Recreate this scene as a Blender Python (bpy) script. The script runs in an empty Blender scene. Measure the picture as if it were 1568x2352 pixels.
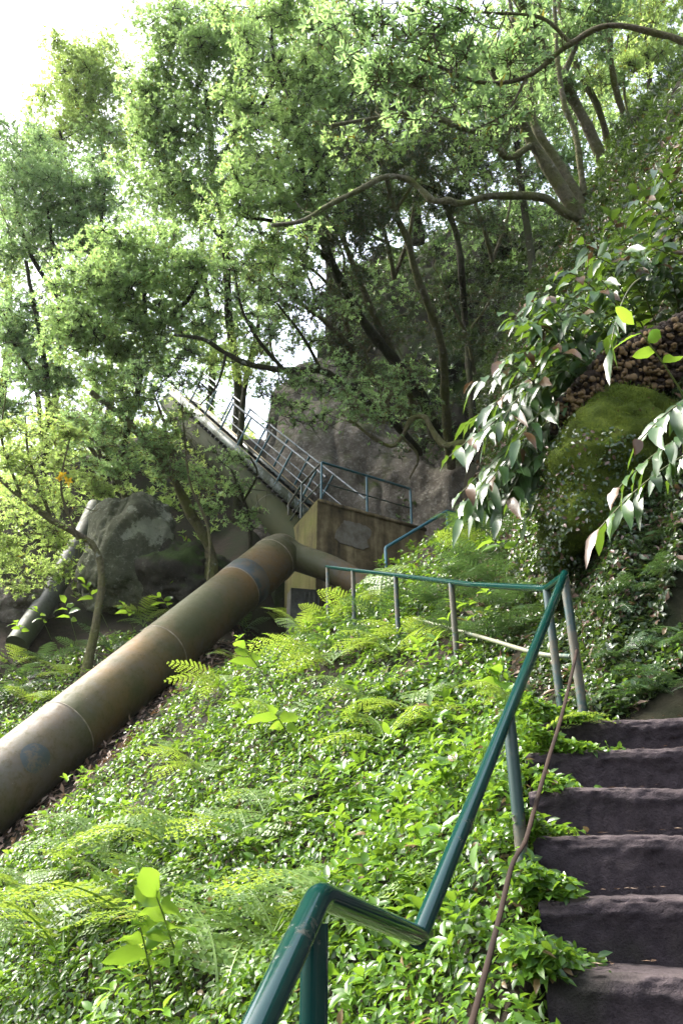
import bpy, math, random
import numpy as np
from mathutils import Vector

# ------------------------------------------------------------------ camera, sky, sun, exposure
S = bpy.context.scene
C = S.collection
R = math.radians
PITCH, FPX, EYE = R(25.0), 1832.0, 1.6          # focal length in pixels of a 1568 x 2352 view
cam = bpy.data.cameras.new('camera')
cam.sensor_fit = 'VERTICAL'; cam.sensor_height = 36.0; cam.sensor_width = 24.0
cam.lens = 36.0 * FPX / 2352.0
cam.clip_start = 0.05; cam.clip_end = 2000
camo = bpy.data.objects.new('camera', cam); C.objects.link(camo)
camo.location = (0, 0, EYE); camo.rotation_euler = (math.pi / 2 + PITCH, 0, 0)
S.camera = camo

SUN_DIR = Vector((-0.60, 0.16, 0.78)).normalized()   # towards the light
W = bpy.data.worlds.new('World'); S.world = W; W.use_nodes = True
nt = W.node_tree; bg = nt.nodes['Background']
sky = nt.nodes.new('ShaderNodeTexSky'); sky.sky_type = 'NISHITA'; sky.sun_disc = False
sky.sun_elevation = math.asin(SUN_DIR.z); sky.sun_rotation = math.atan2(SUN_DIR.x, SUN_DIR.y)
sky.air_density = 1.0; sky.dust_density = 4.0; sky.ozone_density = 1.0
hs = nt.nodes.new('ShaderNodeHueSaturation'); hs.inputs['Saturation'].default_value = 0.55
nt.links.new(sky.outputs[0], hs.inputs['Color']); nt.links.new(hs.outputs[0], bg.inputs[0])
bg.inputs[1].default_value = 0.15
sl = bpy.data.lights.new('sun', 'SUN'); sl.energy = 2.0; sl.angle = R(14); sl.color = (1, .95, .86)
so = bpy.data.objects.new('sun', sl); C.objects.link(so)
so.rotation_euler = SUN_DIR.to_track_quat('Z', 'Y').to_euler(); so.location = (-20, 5, 40)
S.view_settings.view_transform = 'Standard'; S.view_settings.look = 'None'
S.view_settings.exposure = 2.4; S.view_settings.gamma = 1.0
S.cycles.max_bounces = 6; S.cycles.diffuse_bounces = 3; S.cycles.glossy_bounces = 2
S.cycles.transmission_bounces = 3; S.cycles.transparent_max_bounces = 4
S.cycles.caustics_reflective = False; S.cycles.caustics_refractive = False
S.cycles.use_denoising = True

# ------------------------------------------------------------------ helpers
CP, SP = math.cos(PITCH), math.sin(PITCH)
def P(u, v, s):
    """a point s metres ahead, seen at (u, v) of the 1568 x 2352 photograph"""
    x, y = (u - 784) / FPX, (1176 - v) / FPX
    return np.array([x * s, (CP - y * SP) * s, EYE + (SP + y * CP) * s])
def Py(u, v, Y):
    y = (1176 - v) / FPX
    return P(u, v, Y / (CP - y * SP))
def proj(p):
    p = np.asarray(p, float)
    x, y, z = p[..., 0], p[..., 1], p[..., 2] - EYE
    f = y * CP + z * SP; up = -y * SP + z * CP
    f = np.where(np.abs(f) < 1e-6, 1e-6, f)
    return 784 + FPX * x / f, 1176 - FPX * up / f, f
def nrm(a):
    a = np.asarray(a, float)
    return a / np.maximum(np.linalg.norm(a, axis=-1, keepdims=True), 1e-9)
def catmull(pts, n=6):
    pts = np.asarray(pts, float)
    q = np.vstack([2 * pts[0] - pts[1], pts, 2 * pts[-1] - pts[-2]])
    out = []
    for i in range(1, len(q) - 2):
        a, b, c, d = q[i - 1:i + 3]
        for t in np.linspace(0, 1, n, endpoint=False):
            out.append(.5 * ((2 * b) + (c - a) * t + (2 * a - 5 * b + 4 * c - d) * t * t + (3 * b - a - 3 * c + d) * t ** 3))
    out.append(pts[-1])
    return np.array(out)
def smooth(a, b, x):
    t = np.clip((x - a) / (b - a), 0, 1); return t * t * (3 - 2 * t)
# cheap value noise for geometry
_G = np.random.default_rng(5).random((64, 64, 64))
def vnoise(p):
    p = np.asarray(p, float); i = np.floor(p).astype(int); f = p - i; f = f * f * (3 - 2 * f)
    r = 0
    for dx in (0, 1):
        for dy in (0, 1):
            for dz in (0, 1):
                w = np.where(dx, f[..., 0], 1 - f[..., 0]) * np.where(dy, f[..., 1], 1 - f[..., 1]) * np.where(dz, f[..., 2], 1 - f[..., 2])
                r = r + w * _G[(i[..., 0] + dx) % 64, (i[..., 1] + dy) % 64, (i[..., 2] + dz) % 64]
    return r * 2 - 1
def fbm(p, o=4):
    p = np.asarray(p, float); r = 0; a = 1.0
    for k in range(o):
        r = r + a * vnoise(p * 2 ** k + 7.3 * k); a *= .5
    return r

class MB:
    """collects vertices and faces of one mesh"""
    def __init__(s): s.v = []; s.f = []; s.n = 0; s.mi = []
    def add(s, v, f, m=0):
        v = np.asarray(v, np.float32).reshape(-1, 3); f = np.asarray(f, np.int64)
        s.v.append(v); s.f.append(f + s.n); s.n += len(v); s.mi.append(np.full(len(f), m, np.int32))
    def mesh(s, name, mats, smooth_=True):
        me = bpy.data.meshes.new(name)
        if not s.v: return me
        v = np.concatenate(s.v)
        loops = np.concatenate([f.ravel() for f in s.f])
        tot = np.concatenate([np.full(len(f), f.shape[1]) for f in s.f])
        start = np.concatenate([[0], np.cumsum(tot)[:-1]])
        me.vertices.add(len(v)); me.vertices.foreach_set('co', v.ravel())
        me.loops.add(len(loops)); me.loops.foreach_set('vertex_index', loops.astype(np.int32))
        me.polygons.add(len(tot)); me.polygons.foreach_set('loop_start', start.astype(np.int32))
        me.polygons.foreach_set('material_index', np.concatenate(s.mi))
        me.polygons.foreach_set('use_smooth', np.full(len(tot), smooth_))
        for m in (mats if isinstance(mats, (list, tuple)) else [mats]): me.materials.append(m)
        me.update(calc_edges=True)
        return me
    def obj(s, name, mats, parent=None, smooth_=True, loc=None):
        return link(name, s.mesh(name, mats, smooth_), parent, loc)
    def tube(s, pts, r, n=10, caps=True, flat=1.0, m=0, rough=0.0, seed=0.0):
        pts = np.asarray(pts, float); k = len(pts)
        r = np.broadcast_to(np.asarray(r, float), (k,))
        t = np.gradient(pts, axis=0); t = nrm(t)
        ref = np.array([0, 0, 1.0]) if abs(t[0][2]) < .9 else np.array([1.0, 0, 0])
        a = nrm(np.cross(t[0], ref)); A = []
        for i in range(k):
            a = nrm(a - t[i] * np.dot(a, t[i])); A.append(a)
        A = np.array(A); B = np.cross(t, A)
        th = np.linspace(0, 2 * np.pi, n, endpoint=False)
        ring = A[:, None] * np.cos(th)[None, :, None] + B[:, None] * np.sin(th)[None, :, None] * flat
        v = pts[:, None] + ring * r[:, None, None]
        if rough:
            nz = vnoise(v / (np.mean(r) * 3.0) + seed); v = v + ring * (nz * rough)[..., None] * r[:, None, None]
        i, j = np.meshgrid(np.arange(k - 1), np.arange(n), indexing='ij')
        j2 = (j + 1) % n
        f = np.stack([i * n + j, i * n + j2, (i + 1) * n + j2, (i + 1) * n + j], -1).reshape(-1, 4)
        base = s.n
        s.add(v.reshape(-1, 3), f, m)
        if caps:
            for e, c in ((0, pts[0]), (k - 1, pts[-1])):
                idx = np.arange(n); jj = (idx + 1) % n
                vv = np.vstack([v[e], c[None]])
                ff = np.stack([idx, jj, np.full(n, n)], -1)
                if e == 0: ff = ff[:, ::-1]
                s.add(vv, ff, m)
    def box(s, o, ax, ay, az, m=0, bev=0.0):
        """box from corner o along three edge vectors"""
        o, ax, ay, az = [np.asarray(q, float) for q in (o, ax, ay, az)]
        v = [o + a * ax + b * ay + c * az for c in (0, 1) for b in (0, 1) for a in (0, 1)]
        f = [(0, 2, 3, 1), (4, 5, 7, 6), (0, 1, 5, 4), (1, 3, 7, 5), (3, 2, 6, 7), (2, 0, 4, 6)]
        s.add(v, f, m)
    def grid(s, V, m=0, wrap=False):
        a, b = V.shape[:2]
        i, j = np.meshgrid(np.arange(a - 1), np.arange(b if wrap else b - 1), indexing='ij')
        j2 = (j + 1) % b
        f = np.stack([i * b + j, i * b + j2, (i + 1) * b + j2, (i + 1) * b + j], -1).reshape(-1, 4)
        s.add(V.reshape(-1, 3), f, m)

def link(name, data, parent=None, loc=None):
    o = bpy.data.objects.new(name, data); C.objects.link(o)
    if loc is not None: o.location = loc
    if parent is not None: o.parent = parent
    return o
def thing(name, label, cat, group=None, loc=(0, 0, 0), rot=(0, 0, 0)):
    o = link(name, None); o.location = loc; o.rotation_euler = rot; o.empty_display_size = .2
    return tag(o, label, cat, group)
def tag(o, label, cat, group=None):
    o['label'] = label; o['category'] = cat
    if group: o['group'] = group
    return o
def kind(o, k, label=None, cat=None):
    o['kind'] = k
    if label: o['label'] = label
    if cat: o['category'] = cat
    return o
def shift(me_obj, loc):
    """rebase a mesh built in world coordinates under a parent standing at loc"""
    d = me_obj.data; n = len(d.vertices); a = np.empty(n * 3, np.float32)
    d.vertices.foreach_get('co', a); a = a.reshape(-1, 3) - np.asarray(loc, np.float32)
    d.vertices.foreach_set('co', a.ravel()); d.update()

# ------------------------------------------------------------------ materials
class NT:
    def __init__(s, name):
        s.m = bpy.data.materials.new(name); s.m.use_nodes = True; s.t = s.m.node_tree; s.t.nodes.clear()
        s.out = s.n('ShaderNodeOutputMaterial')
    def n(s, typ, **k):
        n = s.t.nodes.new(typ)
        for a, b in k.items():
            if a.startswith('i_'):
                n.inputs[int(a[2:]) if a[2:].isdigit() else a[2:].replace('_', ' ')].default_value = b
            else: setattr(n, a, b)
        return n
    def l(s, a, b): s.t.links.new(a, b)
    def coord(s): return s.n('ShaderNodeTexCoord').outputs['Object']
    def noise(s, scale, detail=5, rough=.6, vec=None, dist=0.0, col=False):
        n = s.n('ShaderNodeTexNoise'); n.inputs['Scale'].default_value = scale; n.inputs['Detail'].default_value = detail
        n.inputs['Roughness'].default_value = rough; n.inputs['Distortion'].default_value = dist
        s.l(vec if vec is not None else s.coord(), n.inputs['Vector'])
        return n.outputs[1 if col else 0]
    def ramp(s, fac, stops):
        r = s.n('ShaderNodeValToRGB'); e = r.color_ramp.elements
        while len(e) < len(stops): e.new(.5)
        for q, (p, c) in zip(e, stops):
            q.position = p; q.color = (*c, 1) if hasattr(c, '__len__') else (c, c, c, 1)
        s.l(fac, r.inputs[0]); return r.outputs[0]
    def mix(s, fac, a, b, blend='MIX'):
        m = s.n('ShaderNodeMix', data_type='RGBA', blend_type=blend)
        for sock, val in ((m.inputs[0], fac), (m.inputs[6], a), (m.inputs[7], b)):
            if hasattr(val, 'is_output'): s.l(val, sock)
            else: sock.default_value = (*val, 1) if hasattr(val, '__len__') else val
        return m.outputs[2]
    def math(s, op, a, b=0.0):
        m = s.n('ShaderNodeMath', operation=op)
        for sock, val in zip(m.inputs, (a, b)):
            if hasattr(val, 'is_output'): s.l(val, sock)
            else: sock.default_value = val
        return m.outputs[0]
    def bump(s, h, strength=.5, dist=.02):
        b = s.n('ShaderNodeBump'); b.inputs['Strength'].default_value = strength; b.inputs['Distance'].default_value = dist
        s.l(h, b.inputs['Height']); return b.outputs[0]
    def finish(s, col, rough=.6, normal=None, metal=0.0, spec=.5, coat=0.0):
        p = s.n('ShaderNodeBsdfPrincipled')
        for sock, val in ((p.inputs['Base Color'], col), (p.inputs['Roughness'], rough), (p.inputs['Metallic'], metal), (p.inputs['Specular IOR Level'], spec)):
            if hasattr(val, 'is_output'): s.l(val, sock)
            else: sock.default_value = (*val, 1) if hasattr(val, '__len__') else val
        if normal is not None: s.l(normal, p.inputs['Normal'])
        s.p = p; s.l(p.outputs[0], s.out.inputs[0]); return s.m
    def upness(s):
        g = s.n('ShaderNodeNewGeometry'); x = s.n('ShaderNodeSeparateXYZ'); s.l(g.outputs['Normal'], x.inputs[0]); return x.outputs[2]

def leaf_mat(name, dark, light, odd=(.25, .2, .03), odd_amt=.04, trans=.35, tcol=(.3, .42, .05), rough=.32, patch=.6, spec=.6):
    t = NT(name)
    g = t.n('ShaderNodeNewGeometry'); rnd = g.outputs['Random Per Island']
    big = t.noise(patch, 2, .5)
    f = t.math('ADD', t.math('MULTIPLY', rnd, .6), t.math('MULTIPLY', big, .55))
    col = t.ramp(f, [(.25, dark), (.85, light)])
    isodd = t.math('GREATER_THAN', t.math('FRACT', t.math('MULTIPLY', rnd, 37.7)), 1 - odd_amt)
    col = t.mix(isodd, col, odd)
    p = t.n('ShaderNodeBsdfPrincipled'); t.l(col, p.inputs['Base Color']); p.inputs['Roughness'].default_value = rough
    p.inputs['Specular IOR Level'].default_value = spec
    tr = t.n('ShaderNodeBsdfTranslucent')
    t.l(t.mix(isodd, t.mix(f, tuple(.7 * c for c in tcol), tcol), odd), tr.inputs[0])
    m = t.n('ShaderNodeMixShader'); m.inputs[0].default_value = trans
    t.l(p.outputs[0], m.inputs[1]); t.l(tr.outputs[0], m.inputs[2]); t.l(m.outputs[0], t.out.inputs[0])
    return t.m

def bark_mat(name, c1, c2, moss, moss_amt=.5):
    t = NT(name)
    n1 = t.noise(14, 6, .7); n2 = t.noise(2.2, 4, .6)
    col = t.ramp(n1, [(.3, c1), (.7, c2)])
    mf = t.ramp(n2, [(.5 - .35 * moss_amt, 1.0), (.62 - .2 * moss_amt + .12, 0.0)])
    col = t.mix(mf, col, t.mix(n1, tuple(.5 * c for c in moss), moss))
    li = t.ramp(t.noise(7, 3, .5), [(.66, 0.0), (.72, .6)])
    col = t.mix(li, col, (.3, .31, .26))
    return t.finish(col, .9, t.bump(t.math('ADD', n1, t.noise(5, 5, .7)), 1.0, .07), spec=.2)

def rock_mat(name, c1, c2, pale, moss, moss_lo=.45, pale_amt=.5, scale=1.0, patch=0):
    t = NT(name)
    n1 = t.noise(2.2 * scale, 8, .7, dist=.4); n2 = t.noise(11 * scale, 6, .75); n3 = t.noise(.8 * scale, 4, .6)
    col = t.ramp(n1, [(.32, c1), (.68, c2)])
    col = t.mix(t.ramp(n2, [(.62 - .15 * pale_amt, 0.0), (.72, .75)]), col, pale)
    if patch: col = t.mix(t.ramp(t.math('ADD', t.noise(1.1, 3, .5), t.math('MULTIPLY', n2, .25)), [(.74 - patch, 0.), (.78 - patch, .9)]), col, pale)
    up = t.upness()
    mf = t.math('ADD', t.math('MULTIPLY', up, .28), n3)
    col = t.mix(t.ramp(mf, [(moss_lo, 0.0), (moss_lo + .16, 1.0)]), col, t.mix(n2, tuple(.35 * c for c in moss), moss))
    h = t.math('ADD', n1, t.math('MULTIPLY', n2, .35))
    return t.finish(col, .92, t.bump(h, .9, .12), spec=.2)

M = {}
M['soil'] = (lambda t: t.finish(t.mix(t.ramp(t.noise(.9, 4, .6), [(.4, 0.), (.62, .8)]), t.ramp(t.noise(9, 8, .75), [(.3, (.012, .009, .006)), (.7, (.055, .04, .028))]), (.02, .03, .01)), .95, t.bump(t.noise(14, 8, .8), 1, .05), spec=.2))(NT('soil'))
def mk_step():
    t = NT('step_stone')
    n1 = t.noise(22, 8, .8); n2 = t.noise(3, 5, .6)
    sp = t.n('ShaderNodeMapping'); sp.inputs['Scale'].default_value = (9, 9, 2.2); t.l(t.coord(), sp.inputs[0])
    n3 = t.noise(1.0, 4, .6, vec=sp.outputs[0])
    col = t.mix(t.math('MULTIPLY', n3, .6), t.ramp(n1, [(.34, (.026, .020, .024)), (.68, (.10, .078, .088))]), t.ramp(n2, [(.35, (.036, .028, .033)), (.7, (.105, .084, .092))]))
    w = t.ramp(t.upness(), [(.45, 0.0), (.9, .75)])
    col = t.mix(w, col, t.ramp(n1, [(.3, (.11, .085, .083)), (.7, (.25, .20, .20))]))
    col = t.mix(t.ramp(t.noise(1.7, 4, .6), [(.56, 0.), (.68, .55)]), col, (.03, .035, .014))
    return t.finish(col, .92, t.bump(t.math('ADD', t.math('ADD', n1, n2), t.noise(70, 4, .8)), 1.0, .045), spec=.25)
M['step'] = mk_step()
def mk_paint(name, base, worn, wear=.6, rough=.22):
    t = NT(name)
    n = t.noise(3.0, 5, .65); n2 = t.noise(26, 5, .7)
    f = t.ramp(t.math('ADD', t.math('MULTIPLY', n, .7), t.math('MULTIPLY', n2, .35)), [(wear, 0.0), (wear + .06, 1.0)])
    c = t.mix(t.noise(9, 3), tuple(.8 * q for q in base), tuple(1.15 * q for q in base))
    col = t.mix(f, c, worn)
    return t.finish(col, t.ramp(f, [(0., rough), (1., .75)]), t.bump(n2, .06, .003), spec=.7)
M['green_paint'] = mk_paint('green_paint', (.001, .027, .023), (.07, .06, .04), .665, .10)
M['post_paint'] = mk_paint('post_paint', (.008, .036, .03), (.07, .064, .042), .51, .4)
M['teal_paint'] = mk_paint('teal_paint', (.02, .10, .13), (.08, .09, .07), .60, .4)
M['white_paint'] = mk_paint('white_worn_paint', (.13, .135, .08), (.015, .07, .06), .56, .6)
M['galv'] = mk_paint('galvanised_rail', (.06, .085, .10), (.03, .055, .055), .56, .4)
M['stringer'] = mk_paint('stringer_paint', (.13, .155, .14), (.04, .05, .025), .5, .5)
M['cream'] = mk_paint('cream_edge', (.42, .33, .17), (.2, .15, .07), .6, .6)
M['tread'] = (lambda t: t.finish(t.ramp(t.noise(40, 3), [(.3, (.015, .015, .016)), (.7, (.05, .05, .052))]), .5, metal=.3))(NT('tread_grating'))
def mk_pipe(name, rust, grey, green, rf=.5, green_amt=.0, seed=0., rlo=.45, spec=.4):
    t = NT(name)
    mp = t.n('ShaderNodeMapping'); mp.inputs['Location'].default_value = (seed, seed, seed); t.l(t.coord(), mp.inputs[0]); v = mp.outputs[0]
    n1 = t.noise(1.3, 6, .65, vec=v); n2 = t.noise(9, 7, .75, vec=v); n3 = t.noise(34, 3, .6, vec=v); n4 = t.noise(.7, 3, .5, vec=v)
    f = t.math('ADD', t.math('MULTIPLY', n1, .65), t.math('MULTIPLY', n2, .4))
    col = t.ramp(f, [(rf - .12, grey), (rf, tuple(.5 * (a + b) for a, b in zip(rust, grey))), (rf + .1, rust)])
    col = t.mix(t.ramp(n2, [(.55, 0.), (.68, .7)]), col, tuple(.42 * c for c in rust))
    col = t.mix(t.ramp(n3, [(.7, 0.), (.76, .5)]), col, (.36, .36, .33))
    if green_amt: col = t.mix(t.ramp(t.math('ADD', n4, t.math('MULTIPLY', n2, .3)), [(.6 - .35 * green_amt, 0.), (.8 - .3 * green_amt, .9)]), col, green)
    return t.finish(col, t.ramp(n2, [(.3, rlo), (.7, .8)]), t.bump(n2, .4, .014), spec=spec)
M['pipe'] = mk_pipe('rusty_pipe', (.14, .078, .018), (.075, .066, .046), (.045, .05, .014), .52, .16)
M['pipe_grey'] = mk_pipe('grey_pipe', (.11, .07, .028), (.085, .073, .054), (.04, .05, .014), .58, .15, seed=3.)
M['pipe_green'] = mk_pipe('mossy_pipe', (.12, .075, .02), (.028, .036, .015), (.016, .026, .007), .5, .75, 8., .8, .15)
M['pipe_old'] = mk_pipe('old_pipe', (.065, .06, .05), (.085, .088, .08), (.04, .05, .02), .6, .4, 12.)
M['band'] = mk_paint('dark_band', (.022, .034, .032), (.09, .07, .04), .53, .5)
M['weld'] = (lambda t: t.finish(t.ramp(t.noise(12), [(.3, (.10, .08, .05)), (.7, (.28, .24, .17))]), .7))(NT('weld'))
def mk_conc():
    t = NT('mossy_concrete')
    n1 = t.noise(1.4, 6, .65); n2 = t.noise(12, 7, .75)
    st = t.n('ShaderNodeMapping'); st.inputs['Scale'].default_value = (5, 5, .7); t.l(t.coord(), st.inputs[0])
    n3 = t.noise(1.0, 5, .6, vec=st.outputs[0])
    col = t.ramp(t.math('ADD', t.math('MULTIPLY', n1, .6), t.math('MULTIPLY', n3, .4)), [(.36, (.035, .028, .017)), (.5, (.15, .115, .06)), (.62, (.34, .27, .15))])
    col = t.mix(t.ramp(n2, [(.6, 0.), (.7, .4)]), col, (.05, .045, .035))
    g = t.n('ShaderNodeNewGeometry'); x = t.n('ShaderNodeSeparateXYZ'); t.l(g.outputs['Normal'], x.inputs[0])
    left = t.math('ADD', t.math('MULTIPLY', x.outputs[0], -.34), t.math('MULTIPLY', x.outputs[2], .4))
    mf = t.ramp(t.math('ADD', left, t.math('MULTIPLY', n1, .6)), [(.46, 0.), (.7, .9)])
    col = t.mix(mf, col, t.mix(n2, (.028, .04, .008), (.15, .16, .03)))
    return t.finish(col, .92, t.bump(t.math('ADD', n2, n3), .6, .03), spec=.2)
M['concrete'] = mk_conc()
M['plaster'] = (lambda t: t.finish(t.ramp(t.noise(5, 6, .7), [(.3, (.10, .08, .05)), (.55, (.19, .17, .13)), (.75, (.25, .24, .20))]), .9, t.bump(t.noise(20), .4, .01)))(NT('pale_plaster'))
M['grey_conc'] = (lambda t: t.finish(t.ramp(t.noise(6, 6, .7), [(.3, (.045, .045, .035)), (.7, (.14, .14, .12))]), .9, t.bump(t.noise(20), .4, .01)))(NT('grey_concrete'))
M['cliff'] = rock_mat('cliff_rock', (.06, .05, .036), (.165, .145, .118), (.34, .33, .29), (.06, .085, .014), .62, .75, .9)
M['cliff_mossy'] = rock_mat('mossy_cliff', (.014, .013, .009), (.055, .05, .036), (.15, .15, .12), (.04, .07, .012), .52, .3, 1.)  # moss and rock colours, darkened to hold the hollow's shade
M['boulder'] = rock_mat('boulder_rock', (.05, .056, .03), (.125, .125, .085), (.32, .33, .26), (.05, .075, .015), .66, .55, 1.2, .05)
def mk_moss():
    t = NT('moss_cushion')
    n1 = t.noise(2.6, 5, .6); n2 = t.noise(42, 6, .8)
    col = t.ramp(t.math('ADD', t.math('MULTIPLY', n1, .6), t.math('MULTIPLY', n2, .4)), [(.34, (.02, .032, .008)), (.5, (.085, .12, .016)), (.66, (.19, .235, .032))])
    col = t.mix(t.ramp(t.noise(5, 5, .7), [(.6, 0.), (.7, .8)]), col, (.06, .05, .03))
    return t.finish(col, .95, t.bump(t.math('ADD', n2, t.noise(9, 5, .7)), 1.0, .05), spec=.1)
M['moss'] = mk_moss()
M['lichen'] = (lambda t: t.finish(t.ramp(t.noise(9, 5, .7), [(.3, (.25, .27, .2)), (.7, (.42, .44, .36))]), .95))(NT('lichen'))
M['bark'] = bark_mat('mossy_bark', (.05, .042, .024), (.16, .135, .085), (.14, .16, .03), .6)
M['bark_dark'] = bark_mat('dark_bark', (.014, .011, .008), (.05, .04, .028), (.04, .05, .012), .3)
M['bark_pale'] = bark_mat('pale_bark', (.07, .062, .04), (.20, .18, .12), (.14, .155, .04), .5)
M['strap'] = (lambda t: t.finish(t.ramp(t.noise(6, 4), [(.3, (.014, .009, .007)), (.7, (.036, .022, .015))]), .75, spec=.15))(NT('brown_strap'))
M['stem'] = (lambda t: t.finish(t.ramp(t.noise(4, 3), [(.3, (.06, .10, .02)), (.7, (.15, .19, .04))]), .5))(NT('green_stem'))
M['stem_dark'] = (lambda t: t.finish(t.ramp(t.noise(4, 3), [(.3, (.035, .05, .014)), (.7, (.10, .10, .03))]), .5))(NT('dark_stem'))
# foliage
M['lf_cover'] = leaf_mat('cover_leaf', (.014, .042, .008), (.082, .17, .016), (.16, .11, .05), .02, .29, (.28, .48, .035), .29, 1.1, .42)
M['lf_cover_dk'] = leaf_mat('bank_leaf', (.016, .036, .013), (.05, .085, .022), (.14, .085, .06), .09, .25, (.15, .26, .03), .3, 1.2)
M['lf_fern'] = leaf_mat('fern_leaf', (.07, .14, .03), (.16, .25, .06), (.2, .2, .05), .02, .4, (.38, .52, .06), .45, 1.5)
M['lf_fern_dk'] = leaf_mat('fern_leaf_shade', (.018, .05, .02), (.05, .10, .036), (.12, .12, .05), .02, .22, (.14, .26, .06), .4, 1.5)  # darker copy of the fern leaf, shade put into its colour
M['lf_shoot'] = leaf_mat('shoot_leaf', (.05, .13, .012), (.12, .22, .02), (.2, .2, .03), .03, .34, (.36, .58, .05), .26, 1.0)
M['lf_ginger'] = leaf_mat('ginger_leaf', (.013, .04, .014), (.042, .092, .024), (.07, .035, .012), .012, .2, (.22, .38, .03), .33, 1.0, .5)
M['lf_dry'] = leaf_mat('dry_leaf', (.06, .032, .016), (.20, .13, .085), (.3, .22, .16), .15, .15, (.2, .11, .04), .6, 2.0)
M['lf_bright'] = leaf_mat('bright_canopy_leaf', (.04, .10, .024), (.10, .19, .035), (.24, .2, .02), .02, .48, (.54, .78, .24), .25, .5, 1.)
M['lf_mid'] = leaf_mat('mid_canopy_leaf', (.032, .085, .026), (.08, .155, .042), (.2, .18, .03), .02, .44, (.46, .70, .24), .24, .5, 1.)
M['lf_dark'] = leaf_mat('shaded_canopy_leaf', (.009, .022, .010), (.03, .055, .016), (.12, .1, .02), .02, .22, (.15, .26, .04), .33, .6)  # leaf colour darkened to carry the shade of the hollow
M['lf_yellow'] = leaf_mat('yellowgreen_leaf', (.05, .105, .02), (.125, .195, .034), (.32, .27, .02), .02, .5, (.60, .80, .20), .35, .6)
M['lf_gold'] = leaf_mat('golden_leaf', (.45, .28, .01), (.6, .4, .02), (.5, .3, .02), .0, .4, (.8, .55, .03), .4, .6)

# ------------------------------------------------------------------ leaves
def leaves4(mb, c, ax, nr, L, Wd, fold=.18):
    """rhombic folded leaves: base at c"""
    n = len(c)
    if n == 0: return
    ax = nrm(ax); sd = nrm(np.cross(ax, nr)); nn = np.cross(sd, ax)
    L = np.broadcast_to(np.asarray(L, float), (n,))[:, None]; Wd = np.broadcast_to(np.asarray(Wd, float), (n,))[:, None]
    mid = c + ax * L * .48
    V = np.stack([c, mid + sd * Wd * .5 + nn * Wd * fold, c + ax * L - nn * L * .06, mid - sd * Wd * .5 + nn * Wd * fold], 1)
    o = np.arange(n)[:, None] * 4
    mb.add(V.reshape(-1, 3), np.concatenate([o + np.array([[0, 1, 2]]), o + np.array([[0, 2, 3]])]))
def leaves8(mb, c, ax, nr, L, Wd, fold=.2, droop=.25, wave=None):
    n = len(c)
    if n == 0: return
    ax = nrm(ax); sd = nrm(np.cross(ax, nr)); nn = np.cross(sd, ax)
    L = np.broadcast_to(np.asarray(L, float), (n,))[:, None]; Wd = np.broadcast_to(np.asarray(Wd, float), (n,))[:, None]
    def at(t, w):
        m = c + ax * L * t - nn * L * droop * t * t
        return m, m + sd * Wd * w + nn * Wd * fold * w * 2, m - sd * Wd * w + nn * Wd * fold * w * 2
    m1, l1, r1 = at(.3, .46); m2, l2, r2 = at(.66, .42); tp, _, _ = at(1.0, 0.)
    V = np.stack([c, l1, m1, r1, l2, m2, r2, tp], 1)
    o = np.arange(n)[:, None] * 8
    tri = np.concatenate([o + np.array([[0, 1, 2]]), o + np.array([[0, 2, 3]]), o + np.array([[4, 7, 5]]), o + np.array([[5, 7, 6]])])
    qd = np.concatenate([o + np.array([[1, 4, 5, 2]]), o + np.array([[2, 5, 6, 3]])])
    b = mb.n; mb.add(V.reshape(-1, 3), tri); mb.f.append(qd + b); mb.mi.append(np.zeros(len(qd), np.int32))
def rosettes(mb, rng, p, o, k, L, Wd, spread=(.35, 1.0), eight=False):
    """whorls of k leaves at the twig ends p pointing along o"""
    n = len(p); o = nrm(o)
    ref = nrm(rng.normal(size=(n, 3))); a = nrm(np.cross(o, ref)); b = np.cross(o, a)
    th = (np.arange(k)[None, :] * 2.4 + rng.random((n, 1)) * 6.28 + rng.normal(0, .25, (n, k)))
    tilt = rng.uniform(spread[0], spread[1], (n, k)) * 1.25
    rad = a[:, None] * np.cos(th)[..., None] + b[:, None] * np.sin(th)[..., None]
    ax = o[:, None] * np.cos(tilt)[..., None] + rad * np.sin(tilt)[..., None]
    nr = o[:, None] * np.sin(tilt)[..., None] - rad * np.cos(tilt)[..., None] + rng.normal(0, .15, (n, k, 3))
    c = p[:, None] + o[:, None] * (rng.random((n, k, 1)) - .5) * L * .5
    ln = L * rng.uniform(.65, 1.15, (n, k)); wd = Wd * rng.uniform(.8, 1.15, (n, k))
    (leaves8 if eight else leaves4)(mb, c.reshape(-1, 3), ax.reshape(-1, 3), nr.reshape(-1, 3), ln.ravel(), wd.ravel())

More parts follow.
